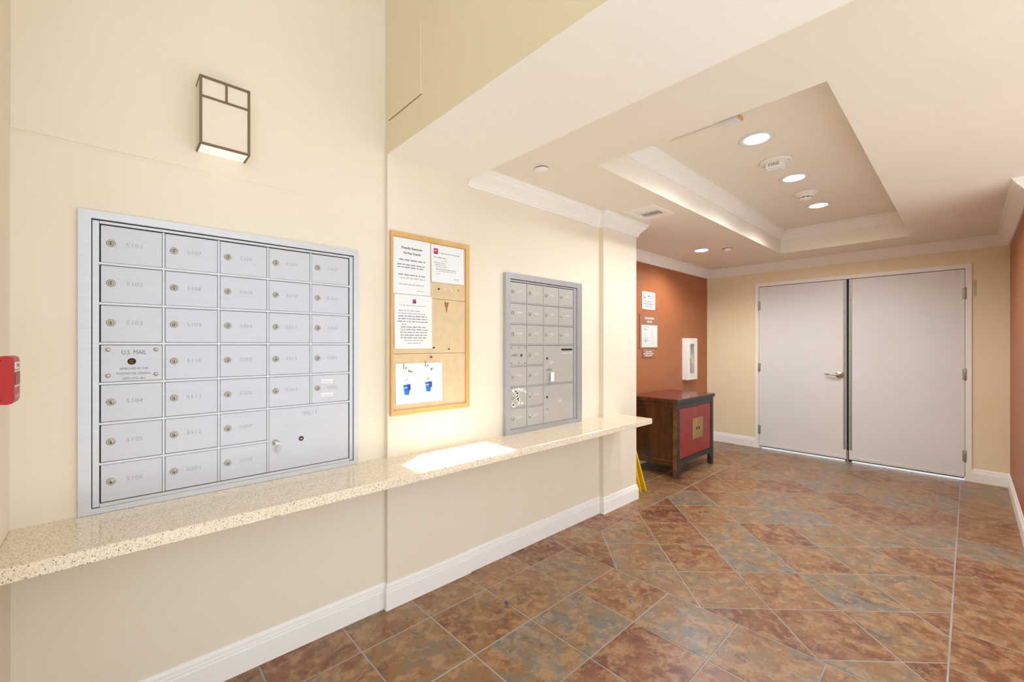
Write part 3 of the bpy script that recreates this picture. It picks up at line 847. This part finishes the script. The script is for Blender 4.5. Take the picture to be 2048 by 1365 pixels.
# 2 letter with logo
y0, y1, z0, z1 = 1.270, 1.490, 1.697, 1.9035
p2 = paper(y0, y1, z0, z1, 'white paper letter with a crimson square logo, upper right of the board', 0.001)
at = (PX + 0.0028, (y0 + y1) / 2, (z0 + z1) / 2)
flat('logo', [(-.094, .052), (-.066, .052), (-.066, .083), (-.094, .083)], 'px', at, 0.0002, M_CRIM, p2)
flat('logo_band', [(-.094, .052), (-.066, .052), (-.066, .058), (-.094, .058)], 'px', at, 0.0005, M_PURP, p2)
words('logo_lettering', 'px', at, -.089, -.072, .070, .006, M_PAPER, p2, rg, 0.0012)
for v_, a, c, h, m in ((.060, -.055, .085, .005, M_INKG), (.034, -.095, -.01, .006, M_INKG), (.018, -.05, -.005, .005, M_INKL), (.006, -.095, -.02, .005, M_INKG), (-.006, -.092, -.015, .005, M_INKG), (-.017, -.092, -.012, .005, M_INKL), (-.030, -.092, .062, .005, M_INKG), (-.040, -.092, .055, .005, M_INKL), (-.056, -.09, -.05, .005, M_INKL), (-.078, .04, .092, .005, M_INKG), (-.086, .06, .092, .005, M_INKL)):
    words('print_line', 'px', at, a, c, v_, h, m, p2, rg)
# 3 long notice
y0, y1, z0, z1 = 1.0505, 1.2745, 1.329, 1.6125
p3 = paper(y0, y1, z0, z1, 'white paper notice with a small purple logo, middle left of the board', 0.0005)
at = (PX + 0.0023, (y0 + y1) / 2, (z0 + z1) / 2)
flat('logo', [(-.006, .098), (.014, .098), (.014, .120), (-.006, .120)], 'px', at, 0.0002, M_PURP, p3)
flat('logo_top', [(-.006, .110), (.014, .110), (.014, .120), (-.006, .120)], 'px', at, 0.0005, M_CRIM, p3)
words('print_line', 'px', at, -.08, .075, .086, .005, M_INKL, p3, rg)
for i, (a, c) in enumerate(((-.09, .045), (-.09, .07), (-.09, .08), (-.09, .085), (-.095, .085), (-.07, -.045), (-.075, .075), (-.09, .10), (-.09, .082), (-.085, .10), (-.092, .085), (-.055, .06), (-.04, .04))):
    words('print_line', 'px', at, a, c, .058 - i * 0.0142, .0068, M_INKG if 1 < i < 11 else M_INKL, p3, rg)
# 4 picture with two blue cups
y0, y1, z0, z1 = 1.057, 1.341, 1.040, 1.252
p4 = paper(y0, y1, z0, z1, 'white sheet printed with two blue bins, lower left of the board')
at = (PX + 0.0018, (y0 + y1) / 2, (z0 + z1) / 2)
for cx, cy in ((-.076, -.028), (.055, -.020)):
    flat('blue_bin_print', [(cx - .022, cy + .022), (cx - .014, cy - .030), (cx + .012, cy - .032), (cx + .020, cy + .022)], 'px', at, 0.0002, M_BLUE, p4)
    flat('blue_bin_shade', [(cx + .006, cy - .010), (cx + .022, cy - .006), (cx + .020, cy + .024), (cx - .002, cy + .024)], 'px', at, 0.0006, M_BLUE2, p4)
    flat('bin_band', [(cx - .018, cy + .004), (cx + .002, cy + .005), (cx + .002, cy + .009), (cx - .018, cy + .008)], 'px', at, 0.0010, M_PAPER, p4)
    bb_ = MB()
    for i in range(9):
        u_, v_ = cx + .022 + rg.gauss(0, .008), cy + .092 + rg.gauss(0, .006)
        s_ = rg.uniform(.0015, .0035)
        bb_.add([face_pt('px', at, u_ + s_ * math.cos(t), v_ + s_ * math.sin(t), .0006) for t in [q * math.pi / 3 for q in range(6)]], [tuple(range(6))])
    for i in range(6):
        u_, v_ = cx + rg.gauss(0, .005), cy + .045 + rg.gauss(0, .006)
        s_ = rg.uniform(.0015, .003)
        bb_.add([face_pt('px', at, u_ + s_ * math.cos(t), v_ + s_ * math.sin(t), .0006) for t in [q * math.pi / 3 for q in range(6)]], [tuple(range(6))])
    tag(bb_.build('brown_speck_print', M_BRN, p4), kind='stuff')
    flat('black_mark_print', [(cx - .022, cy + .105), (cx - .018, cy + .105), (cx - .018, cy + .135), (cx - .021, cy + .135)], 'px', at, .0002, M_INK, p4)
    flat('black_mark_print', [(cx - .010, cy + .106), (cx - .003, cy + .106), (cx - .004, cy + .120)], 'px', at, .0002, M_INK, p4)
# dried leaf and pins
lf = MB(); lp = [(1.368, 1.556), (1.362, 1.566), (1.361, 1.582), (1.358, 1.594), (1.366, 1.590), (1.372, 1.585), (1.380, 1.592), (1.386, 1.590), (1.383, 1.578), (1.378, 1.562), (1.374, 1.540), (1.371, 1.530), (1.3695, 1.540)]
lf.prism(lp, 'x', PX + .0006, PX + .0030)
tag(lf.build('dried_leaf', M_LEAF), 'small brown leaf-shaped scrap pinned on bare cork', 'leaf')
def pin(y, z, mat, label):
    t = thing('push_pin', (PX, y, z), label, 'pin', 'pins on the bulletin board')
    MB().lathe((PX - .001, y, z), 'x', [(0.0007, 0), (0.0007, 0.004)], 6).build('point', M_STEEL, t)
    MB().lathe((PX + .0025, y, z), 'x', [(0.0044, 0), (0.0044, .0015), (0.0026, .003), (0.0026, .007), (0.004, .0085), (0.0036, .010), (0, .0105)], 12).build('head', mat, t)
pin(1.318, 1.660, M_INK, 'black push pin below the crimson-logo letter')
pin(1.350, 1.661, M_PLASTIC, 'white push pin right next to the black one')
pin(1.398, 1.660, M_PLASTIC, 'white push pin in the middle of the row under the letter')
pin(1.452, 1.663, M_OAK, 'tan push pin nearest the oak right bar')
pin(1.285, 1.334, M_INK, 'dark pin at the lower right corner of the long notice')
pin(1.385, 1.326, M_BRONZE, 'bronze pin alone on bare middle cork')
pin(1.268, 1.283, M_INK, 'dark pin just above the blue bins sheet')

# ------------------------------------------------------------------ sconce
sc = thing('wall_sconce', (XA, 0.315, 2.10), 'rectangular bronze-framed wall sconce with opal panes above the large mailbox unit', 'wall lamp')
sx, sy0, sy1, sz0, sz1 = -1.958, 0.232, 0.397, 2.103, 2.362
fb = 0.0085
def sb(y0, y1, z0, z1, nm='frame_bar', x0=None, x1=None):
    MB().box((sx - 0.006) if x0 is None else x0, (sx + 0.002) if x1 is None else x1, y0, y1, z0, z1, 0, 0.0008).build(nm, M_BRONZE, sc)
sb(sy0, sy0 + fb, sz0, sz1); sb(sy1 - fb, sy1, sz0, sz1)
sb(sy0 + fb, sy1 - fb, sz1 - fb, sz1); sb(sy0 + fb, sy1 - fb, sz0, sz0 + fb)
zm = sz1 - 0.077
sb(sy0 + fb, sy1 - fb, zm - .0035, zm + .0035)
ym = (sy0 + sy1) / 2 + 0.003
sb(ym - .0035, ym + .0035, zm + .0035, sz1 - fb)
for y0, y1, z0, z1 in ((sy0 + fb, ym - .0035, zm + .0035, sz1 - fb), (ym + .0035, sy1 - fb, zm + .0035, sz1 - fb), (sy0 + fb, sy1 - fb, sz0 + fb, zm - .0035)):
    MB().box(sx - 0.005, sx - 0.003, y0, y1, z0, z1).build('pane', M_DIFF, sc)
for y in (sy0, sy1 - 0.006):
    MB().box(XA + .001, sx - 0.006, y, y + 0.006, sz0, sz0 + 0.007).build('side_bar', M_BRONZE, sc)
    MB().box(XA + .001, sx - 0.006, y, y + 0.006, sz1 - 0.007, sz1).build('side_bar', M_BRONZE, sc)
    MB().box(XA + .001, sx - 0.007, y + 0.002, y + 0.0035, sz0 + .007, sz1 - .007).build('side_pane', M_DIFF, sc)
MB().box(XA + .001, sx - 0.008, sy0 + .007, sy1 - .007, sz0 + .002, sz0 + .004).build('bottom_pane', M_LENS2, sc)
MB().box(XA + .0005, XA + 0.006, sy0 + .004, sy1 - .004, sz0 + .01, sz1 - .006).build('back_plate', M_PLASTIC, sc)

# ------------------------------------------------------------------ pull station on the end wall
ps = thing('fire_pull_station', (-1.67, YE, 1.20), 'red fire alarm pull station at the left edge of the picture', 'fire alarm')
px0, px1, py0, py1, pz0, pz1 = -1.716, -1.632, YE + .0005, -0.183, 1.200, 1.322
b = MB()
prof = [(py0, pz0 + .004), (py1 - .012, pz0), (py1 - .003, pz0 + .003), (py1, pz0 + .012), (py1, pz1 - .012), (py1 - .003, pz1 - .003), (py1 - .012, pz1), (py0, pz1 - .004)]
b.prism(prof, 'x', px0, px1)
b.build('housing', M_FIRE, ps)
MB().box(px0 + .004, px1 - .004, py1 - .001, py1 + .0015, pz1 - .034, pz1 - .016).build('label_band', M_WHTXT, ps)
text('lettering', 'FIRE', 0.014, ((px0 + px1) / 2, py1 + .0016, pz1 - .025), 'py', M_FIRE, ps, width=0.05)
MB().box(px0 + .006, px1 - .006, py1 - .0005, py1 + .0012, pz0 + .050, pz1 - .044).build('pull_bar', M_FIRED, ps)
MB().box(px0 + .004, px1 - .004, py1 - .0005, py1 + .0012, pz1 - .040, pz1 - .037).build('white_line', M_WHTXT, ps)
MB().box(px0 + .004, px1 - .004, py1 - .0005, py1 + .0012, pz0 + .044, pz0 + .047).build('white_line', M_WHTXT, ps)
text('lettering', 'PULL DOWN', 0.013, ((px0 + px1) / 2, py1 + .0003, pz0 + .018), 'py', M_WHTXT, ps, width=0.066)
for z in (pz0 + .012, pz1 - .012):
    MB().box(px1 - .0005, px1 + .0006, py0 + .018, py1 - .022, z - .0012, z + .0012).build('slot', M_DARK, ps)

# ------------------------------------------------------------------ ceiling fittings
DL_POWER = 37.0
def downlight(x, y, z, r, label):
    t = thing('downlight', (x, y, z), label, 'ceiling light', 'recessed ceiling downlights')
    MB().lathe((x, y, z), '-z', [(r, 0.0003), (r, 0.004), (r * .94, 0.006), (r * .72, 0.004), (r * .70, 0.002)], 32).build('trim_ring', M_TRIMGREY, t)
    MB().lathe((x, y, z), '-z', [(r * .71, 0.0012), (r * .69, 0.0034), (r * .4, 0.0045), (0, 0.0048)], 28).build('lens', M_LENS, t)
    ld = bpy.data.lights.new('downlight_beam', 'SPOT')
    ld.energy = DL_POWER; ld.spot_size = math.radians(160); ld.spot_blend = 0.6; ld.shadow_soft_size = r * 0.68; ld.color = (0.97, 0.985, 1.0)
    lo = bpy.data.objects.new('downlight_beam', ld)
    link(lo, t, Vector((x, y, z - 0.012)))
downlight(-0.909, 2.941, ZT, 0.098, 'lit recessed downlight in the tray, largest of the row and nearest the lobby')
downlight(-0.924, 3.840, ZT, 0.098, 'lit recessed downlight in the tray between fire strobe and smoke detector')
downlight(-0.952, 4.763, ZT, 0.098, 'lit recessed downlight in the tray closest to the double doors')
downlight(-2.020, 4.749, ZC, 0.095, 'lit recessed downlight in the low ceiling above the red cabinet')
# strobe
x, y = -0.927, 3.40
st = thing('fire_strobe', (x, y, ZT), 'white ceiling fire strobe with FIRE lettering on a round plate', 'fire alarm')
MB().lathe((x, y, ZT), '-z', [(0.100, 0.0003), (0.100, 0.008), (0.092, 0.014), (0, 0.016)], 32).build('round_plate', M_PLASTIC, st)
MB().box(x - .052, x + .052, y - .05, y + .03, ZT - .056, ZT - .014, 0, .003).build('housing', M_PLASTIC, st)
text('lettering', 'FIRE', 0.030, (x, y - .0503, ZT - .034), 'ny', M_INKG, st, width=0.066, bold=0.02)
MB().box(x - .046, x + .046, y - .046, y + .02, ZT - .070, ZT - .055, 0, .006).build('clear_lens', M_TRIMGREY, st)
MB().lathe((x + .079, y - .012, ZT - .0145), '-z', [(0.005, 0), (0.004, .002), (0, .0024)], 10).build('screw', M_ENG_DK, st)
# smoke detector
x, y = -0.949, 4.30
sd = thing('smoke_detector', (x, y, ZT), 'round white smoke detector in the tray between two downlights', 'smoke detector')
MB().lathe((x, y, ZT), '-z', [(0.085, 0.0003), (0.085, 0.008), (0.078, 0.013), (0.066, 0.015), (0.058, 0.028), (0.050, 0.034), (0.046, 0.038)], 30).build('base', M_PLASTIC, sd)
MB().lathe((x, y, ZT), '-z', [(0.0465, 0.037), (0.0465, 0.046)], 30).build('vent_gap', M_DARK, sd)
MB().lathe((x, y, ZT), '-z', [(0.048, 0.045), (0.046, 0.050), (0.036, 0.058), (0.018, 0.062), (0, 0.063)], 30).build('cap', M_PLASTIC, sd)
for a in range(8):
    t = a * math.pi / 4 + .2
    c_ = Vector((x + .0475 * math.cos(t), y + .0475 * math.sin(t), ZT - .0415))
    MB().box(c_.x - .003, c_.x + .003, c_.y - .003, c_.y + .003, c_.z - .0055, c_.z + .0055).build('rib', M_PLASTIC, sd)
# sprinkler cover plates
x, y = -1.728, 1.850
s1 = thing('sprinkler_cover', (x, y, ZC), 'flat white concealed sprinkler cover beside the header beam', 'sprinkler', 'sprinkler covers')
MB().lathe((x, y, ZC), '-z', [(0.036, 0.0003), (0.036, 0.006)], 24).build('gap_ring', M_BRONZE, s1)
MB().lathe((x, y, ZC), '-z', [(0.042, 0.006), (0.042, 0.009), (0.036, 0.011), (0, 0.0115)], 24).build('plate', M_TRIM, s1)
x, y = -1.786, 4.857
s2 = thing('sprinkler_cover', (x, y, ZC), 'small white sprinkler cup next to the downlight above the red cabinet', 'sprinkler', 'sprinkler covers')
MB().lathe((x, y, ZC), '-z', [(0.050, 0.0003), (0.050, 0.004), (0.044, 0.007)], 24).build('flange', M_STEEL, s2)
MB().lathe((x, y, ZC), '-z', [(0.040, 0.006), (0.036, 0.020), (0.026, 0.030), (0, 0.032)], 24).build('cup', M_TRIM, s2)
# air vent
vt = thing('air_vent', (-1.722, 3.085, ZC), 'white ceiling air vent with two banks of louvres near the crown moulding', 'air vent')
vx0, vx1, vy0, vy1 = -1.848, -1.598, 2.915, 3.250
b = MB()
o4 = [(vx0, vy0), (vx1, vy0), (vx1, vy1), (vx0, vy1)]; q4 = [(vx0 + .05, vy0 + .05), (vx1 - .035, vy0 + .05), (vx1 - .035, vy1 - .085), (vx0 + .05, vy1 - .085)]
v = [(x, y, ZC - .0005) for x, y in o4] + [(x, y, ZC - .007) for x, y in o4] + [(x, y, ZC - .009) for x, y in q4] + [(x, y, ZC - .0005) for x, y in q4]
f = []
for a in (0, 4, 8): f += [(a + i, a + (i + 1) % 4, a + 4 + (i + 1) % 4, a + 4 + i) for i in range(4)]
f += [(12 + i, 12 + (i + 1) % 4, (i + 1) % 4, i) for i in range(4)]
b.add(v, f).build('face_frame', M_TRIM, vt)
(ax0, ay0), (ax1, ay1) = q4[0], q4[2]
MB().box(ax0, ax1, ay0, ay1, ZC - .0012, ZC - .0004).build('dark_duct', M_DARK, vt)
ymid = ay0 + (ay1 - ay0) * 0.45
MB().box(ax0, ax1, ymid - .004, ymid + .004, ZC - .0105, ZC - .002).build('mid_bar', M_TRIM, vt)
for i in range(6):
    yy = ay0 + (ymid - .006 - ay0) * (i + .5) / 6
    MB().prism([(yy - .003, ZC - .003), (yy + .001, ZC - .007), (yy + .003, ZC - .007), (yy - .001, ZC - .003)], 'x', ax0, ax1).build('louvre', M_TRIM, vt)
for i in range(11):
    xx = ax0 + (ax1 - ax0) * (i + .5) / 11
    MB().box(xx - .0013, xx + .0013, ymid + .004, ay1, ZC - .0055, ZC - .002).build('louvre', M_TRIM, vt)
MB().box(ax0 + .05, ax0 + .054, ay0, ymid - .004, ZC - .0115, ZC - .002).build('damper_lever', M_TRIM, vt)
# strip fixture just inside the near edge of the tray
sf = thing('ceiling_strip', (-1.08, 2.585, ZT), 'slim cream and grey strip fixture along the near edge of the ceiling tray', 'ceiling fixture')
MB().box(-1.272, -0.990, 2.565, 2.60, ZT - .016, ZT - .0005, 0, .002).build('channel', M_CEIL, sf)
MB().box(-0.990, -0.885, 2.560, 2.605, ZT - .022, ZT - .0005, 0, .003).build('end_housing', M_TRIMGREY, sf)
MB().box(-0.885, -0.872, 2.560, 2.605, ZT - .018, ZT - .0005, 0, .001).build('end_cap', M_OAK, sf)
for (x, y, l) in ((-0.807, 1.857, 'left'), (-0.558, 1.905, 'right')):
    b = MB().prism([(x - .018, y - .004), (x + .014, y + .002), (x + .018, y + .008), (x - .012, y + .003)], 'z', ZC - .0012, ZC - .0002)
    b.build('paint_chip', M_TRIM, bpy.data.objects['ceiling'])

# ------------------------------------------------------------------ signs on the alcove wall
RX = XR
s = thing('smoking_sign', (RX, 4.55, 1.76), 'white no-smoking policy sign with a red prohibition ring on the terracotta wall', 'sign')
y0, y1, z0, z1 = 4.405, 4.700, 1.760, 1.965
r_ = .018
pts = []
for (cy, cz, a0) in ((y1 - r_, z1 - r_, 0), (y0 + r_, z1 - r_, 90), (y0 + r_, z0 + r_, 180), (y1 - r_, z0 + r_, 270)):
    for q in range(5):
        t = math.radians(a0 + q * 22.5); pts.append((cy + r_ * math.cos(t), cz + r_ * math.sin(t)))
MB().prism(pts, 'x', RX + .0005, RX + .004).build('plate', M_SIGNW, s)
at = (RX + .004, (y0 + y1) / 2, (z0 + z1) / 2)
for v_ in (.085, -.090): flat('rule', [(-.13, v_), (.13, v_), (.13, v_ + .004), (-.13, v_ + .004)], 'px', at, .0001, M_INKG, s)
b = MB(); n_ = 28; cu, cv = -.094, .040
for R_ in (.034, .029): b.v += [tuple(face_pt('px', at, cu + R_ * math.cos(2 * math.pi * i / n_), cv + R_ * math.sin(2 * math.pi * i / n_), .0006)) for i in range(n_)]
for i in range(n_): b.f.append((i, (i + 1) % n_, n_ + (i + 1) % n_, n_ + i)); b.mi.append(0); b.sm.append(False)
b.build('prohibition_ring', M_CRIM, s)
flat('ring_bar', [(cu - .022, cv + .018), (cu - .018, cv + .022), (cu + .022, cv - .018), (cu + .018, cv - .022)], 'px', at, .0008, M_CRIM, s)
flat('cigarette_symbol', [(cu - .022, cv - .008), (cu + .020, cv - .008), (cu + .020, cv - .001), (cu - .022, cv - .001)], 'px', at, .0003, M_INK, s)
text('lettering', 'SMOKING', .026, face_pt('px', at, .045, .052), 'px', M_INK, s, width=.145, bold=0.02)
text('lettering', 'POLICY', .026, face_pt('px', at, .045, .024), 'px', M_INK, s, width=.115, bold=0.02)
for i, (t_, w_) in enumerate((('NO SMOKING', .20), ('ANYWHERE IN', .235), ('BUILDING', .16))):
    text('lettering', t_, .025, face_pt('px', at, .002, -.012 - i * .028), 'px', M_INK, s, width=w_, bold=0.02)

s = thing('evacuation_sign', (RX, 4.55, 1.303), 'brown evacuation sign holding a white printed sheet, middle of three wall signs', 'sign')
y0, y1, z0, z1 = 4.345, 4.755, 1.303, 1.700
MB().box(RX + .0005, RX + .008, y0, y1, z0, z1, 0, .001).build('backboard', M_SIGNB, s)
MB().box(RX + .008, RX + .0095, 4.382, 4.742, 1.321, 1.578).build('sheet', M_SIGNW, s)
at = (RX + .0082, (y0 + y1) / 2, 1.64)
text('lettering', 'EVACUATION', .034, face_pt('px', at, .01, .016), 'px', M_WHTXT, s, width=.20, bold=0.02)
text('lettering', 'ROUTE', .034, face_pt('px', at, .01, -.024), 'px', M_WHTXT, s, width=.105, bold=0.02)
at = (RX + .0095, 4.562, 1.45)
rg = random.Random(4)
for v_, a, c, m, h in ((.108, -.13, .0, M_INKG, .010), (.085, -.13, -.06, M_INKG, .008), (.073, -.13, -.03, M_INKG, .008), (.052, -.13, -.08, M_INKL, .007), (.036, -.13, -.09, M_INKL, .007), (.020, -.13, -.09, M_INKL, .007), (.004, -.13, -.06, M_INKL, .007), (-.012, -.13, -.05, M_INKL, .007), (-.030, -.13, -.03, M_INKG, .008), (-.043, -.13, -.05, M_INKG, .008), (-.055, -.13, -.01, M_INKG, .008), (-.067, -.13, -.06, M_INKG, .008)):
    words('print_line', 'px', at, a, c, v_, h, m, s, rg, .0004)
for u_ in (.045, .085): flat('column_rule', [(u_, -.10), (u_ + .006, -.10), (u_ + .006, .10), (u_, .10)], 'px', at, .0001, M_INKL, s)
s = thing('small_plaque', (RX, 4.54, 1.2), 'small brown plaque with three white text lines, lowest of three wall signs', 'sign')
MB().box(RX + .0005, RX + .009, 4.412, 4.672, 1.203, 1.288, 0, .001).build('plate', M_SIGNB, s)
MB().box(RX + .0005, RX + .012, 4.412, 4.672, 1.286, 1.292).build('top_edge', M_CORK, s)
at = (RX + .009, 4.542, 1.245)
for v_, a in ((.022, .075), (0, .11), (-.022, .075)): words('print_line', 'px', at, -a, a, v_, .014, M_WHTXT, s, rg, .0004)

# ------------------------------------------------------------------ extinguisher cabinet
ec = thing('extinguisher_cabinet', (RX, 5.535, 0.893), 'white surface-mounted extinguisher cabinet with a narrow window above the red cabinet', 'cabinet')
ey0, ey1, ez0, ez1, exf = 5.400, 5.670, 0.893, 1.433, -2.464
MB().box(RX + .0005, RX + .004, ey0 + .004, ey1 - .004, ez0 + .004, ez1 - .004).build('back_panel', M_PLASTIC, ec)
for y0, y1 in ((ey0, ey0 + .012), (ey1 - .012, ey1)):
    MB().box(RX + .0005, exf - .014, y0, y1, ez0, ez1, 0, .003).build('side_panel', M_TRIM, ec)
for z0, z1 in ((ez0, ez0 + .012), (ez1 - .012, ez1)):
    MB().box(RX + .0005, exf - .014, ey0 + .012, ey1 - .012, z0, z1).build('end_panel', M_TRIM, ec)
wy0, wy1, wz0, wz1 = 5.452, 5.592, 0.975, 1.360
b = MB()
o4 = [(ey0, ez0), (ey1, ez0), (ey1, ez1), (ey0, ez1)]; q4 = [(wy0, wz0), (wy1, wz0), (wy1, wz1), (wy0, wz1)]
v = [(exf - .014, y, z) for y, z in o4] + [(exf - .004, y, z) for y, z in o4] + [(exf, y + (.006 if y < 5.5 else -.006), z + (.006 if z < 1.1 else -.006)) for y, z in o4] + [(exf, y, z) for y, z in q4] + [(exf - .014, y, z) for y, z in q4]
f = []
for a in (0, 4, 8, 12): f += [(a + i, a + (i + 1) % 4, a + 4 + (i + 1) % 4, a + 4 + i) for i in range(4)]
f += [(16 + i, 16 + (i + 1) % 4, (i + 1) % 4, i) for i in range(4)]
dr = b.add(v, f).build('door', M_TRIM, ec)
MB().box(exf - .010, exf - .008, wy0, wy1, wz0, wz1).build('glass_pane', M_GLASS, dr)
MB().box(exf - .0002, exf + .004, wy0 - .03, wy0 - .022, 1.12, 1.20, 0, .001).build('pull', M_TRIMGREY, dr)
ex = thing('fire_extinguisher', (-2.508, 5.51, ez0 + .012), 'red fire extinguisher with a yellow tag inside the white wall cabinet', 'fire extinguisher')
cx, cy = -2.512, 5.515
MB().lathe((cx, cy, ez0 + .0125), 'z', [(0.030, 0), (0.032, .006), (0.032, .20), (0.028, .225), (0.012, .245), (0.011, .262), (0, .263)], 22).build('cylinder', M_FIRE, ex)
MB().lathe((cx, cy, ez0 + .270), 'z', [(0.012, 0), (0.014, .02), (0.010, .045), (0, .046)], 14).build('valve', M_BLACKP, ex)
MB().box(cx - .006, cx + .006, cy - .05, cy + .012, ez0 + .315, ez0 + .325, 0, .002).build('lever', M_BLACKP, ex)
MB().tube([(cx, cy + .012, ez0 + .29), (cx + .006, cy + .035, ez0 + .28), (cx + .006, cy + .046, ez0 + .22), (cx + .004, cy + .044, ez0 + .10)], .006, 8).build('hose', M_BLACKP, ex)
MB().prism([(5.500, 1.225), (5.545, 1.215), (5.575, 1.110), (5.530, 1.100)], 'x', -2.479, -2.4775).build('inspection_tag', M_YEL, ex)

# ------------------------------------------------------------------ painted cabinet
cb = thing('painted_cabinet', (-2.26, 4.56, 0), 'antique low cabinet with red lacquer doors and black frame against the terracotta wall', 'cabinet')
kx0, kx1, ky0, ky1, kz = -2.525, -1.990, 4.124, 4.995, 0.800
MB().box(kx0, kx1 + .012, ky0 - .012, ky1 + .012, kz - .035, kz, 0, .005).build('top', M_WOODTOP, cb)
MB().box(kx0, kx1 + .0135, ky0 - .0135, ky0 - .008, kz - .040, kz - .006, 0, .002).build('top_edge', M_WOODSIDE, cb)
MB().box(kx1 + .008, kx1 + .0135, ky0 - .008, ky1 + .0125, kz - .038, kz - .004, 0, .002).build('top_edge', M_LACBLK, cb)
pw = .050
def post(x0, x1, y0, y1, front):
    b = MB().box(x0, x1, y0, y1, 0, kz - .035, 0, .004)
    b.build('leg', M_LACBLK if front else M_WOODSIDE, cb)
post(kx1 - .010, kx1, ky0 + .001, ky0 + pw, True); post(kx1 - .05, kx1, ky1 - pw, ky1, True)
MB().box(kx1 - .055, kx1 - .010, ky0, ky0 + pw, 0, kz - .035, 0, .004).build('leg_side', M_WOODEDGE, cb)
post(kx0, kx0 + .05, ky0, ky0 + pw, False); post(kx0, kx0 + .05, ky1 - pw, ky1, False)
zb, zt = .185, .700
MB().box(kx1 - .035, kx1 - .003, ky0 + pw, ky1 - pw, zt, kz - .035, 0, .002).build('front_rail', M_LACBLK, cb)
ap = [(ky0 + pw, zb), (ky1 - pw, zb), (ky1 - pw, .085), (ky1 - pw - .03, .088), (ky1 - pw - .045, .125), (ky1 - pw - .09, .135), (ky0 + pw + .09, .135), (ky0 + pw + .045, .125), (ky0 + pw + .03, .088), (ky0 + pw, .085)]
MB().prism(ap, 'x', kx1 - .03, kx1 - .004).build('apron', M_LACBLK, cb)
yc = 4.605
for (y0, y1, sd_) in ((ky0 + pw + .002, yc - .0015, -1), (yc + .0015, ky1 - pw - .002, 1)):
    d = MB().box(kx1 - .030, kx1 - .010, y0, y1, zb + .002, zt - .002, 0, .002).build('door', M_LACRED, cb, 'red lacquered door')
    if sd_ < 0: pl = MB().box(kx1 - .0102, kx1 - .0065, yc - .125, yc - .002, 0.345, .565, 0, .001)
    else: pl = MB().box(kx1 - .0102, kx1 - .0065, yc + .002, yc + .125, 0.345, .565, 0, .001)
    pl.build('lock_plate', M_GOLD, d, 'aged square brass lock plate half')
    MB().lathe((kx1 - .0068, yc + sd_ * .030  , .455), 'x', [(0.016, 0), (0.013, .006), (0.006, .008), (0, .012)], 14).build('knob', M_LACBLK, d)
for (y0, y1) in ((ky0 + .012, ky0 + .024), (ky1 - .024, ky1 - .012)):
    MB().box(kx0 + .05, kx1 - .055, y0, y1, .135, kz - .09, 0, 0).build('side_panel', M_WOODSIDE, cb)
for y0, y1 in ((ky0 + .004, ky0 + .030), (ky1 - .030, ky1 - .004)):
    MB().box(kx0 + .05, kx1 - .055, y0, y1, .110, .158, 0, .003).build('side_rail', M_WOODSIDE, cb)
    MB().box(kx0 + .05, kx1 - .055, y0 - .001, y1 + .001, .158, .166, 0, .002).build('rail_bead', M_WOODEDGE, cb)
    MB().box(kx0 + .05, kx1 - .055, y0, y1, kz - .095, kz - .035, 0, .003).build('side_rail', M_WOODSIDE, cb)
MB().box(kx1 - .20, kx1 - .165, ky0 + .008, ky0 + .024, .166, kz - .095, 0, .002).build('side_stile', M_WOODSIDE, cb)
MB().box(kx0 + .002, kx0 + .012, ky0 + pw, ky1 - pw, .11, kz - .035).build('back_panel', M_WOODSIDE, cb)
MB().box(kx0 + .012, kx1 - .030, ky0 + .024, ky1 - .024, .135, .150).build('bottom_panel', M_WOODSIDE, cb)

# ------------------------------------------------------------------ folded floor sign
fs_ = thing('wet_floor_sign', (-2.2, 3.55, 0), 'folded yellow plastic floor sign leaning behind the column end', 'floor sign')
def panel(dy, dx, nm, sh):
    H = .63; b = MB(); pts = [(-2.40 + dx, 0.0), (-2.36 + dx, 0.0), (-2.34 + dx, .03), (-2.12 + dx, .03), (-2.10 + dx, 0.0), (-2.055 + dx, 0.0), (-2.125 + dx, H - .03), (-2.145 + dx, H), (-2.31 + dx, H), (-2.33 + dx, H - .03)]
    n = len(pts); v = []
    for t in (0, .014):
        for x, z in pts: v.append((x, 3.585 + dy + t - (z / H) * sh, z))
    b.add(v, [tuple(range(n))[::-1], tuple(range(n, 2 * n))] + [(i, (i + 1) % n, n + (i + 1) % n, n + i) for i in range(n)])
    b.build(nm, M_YEL, fs_)
panel(0.0, 0.022, 'front_panel', .17)
panel(-0.065, 0.008, 'back_panel', .125)
MB().box(-2.27, -2.17, 3.398, 3.425, .615, .64, 0, .004).build('handle', M_YEL, fs_)

# scrap of tape in the grout, wall scuffs under the counter
tp = MB().prism([(-1.665, 1.496), (-1.640, 1.492), (-1.636, 1.500), (-1.661, 1.504)], 'z', 0.0004, 0.0022)
tag(tp.build('tape_scrap', M_BLUE2), 'tiny scrap of blue tape on a floor grout line', 'tape')
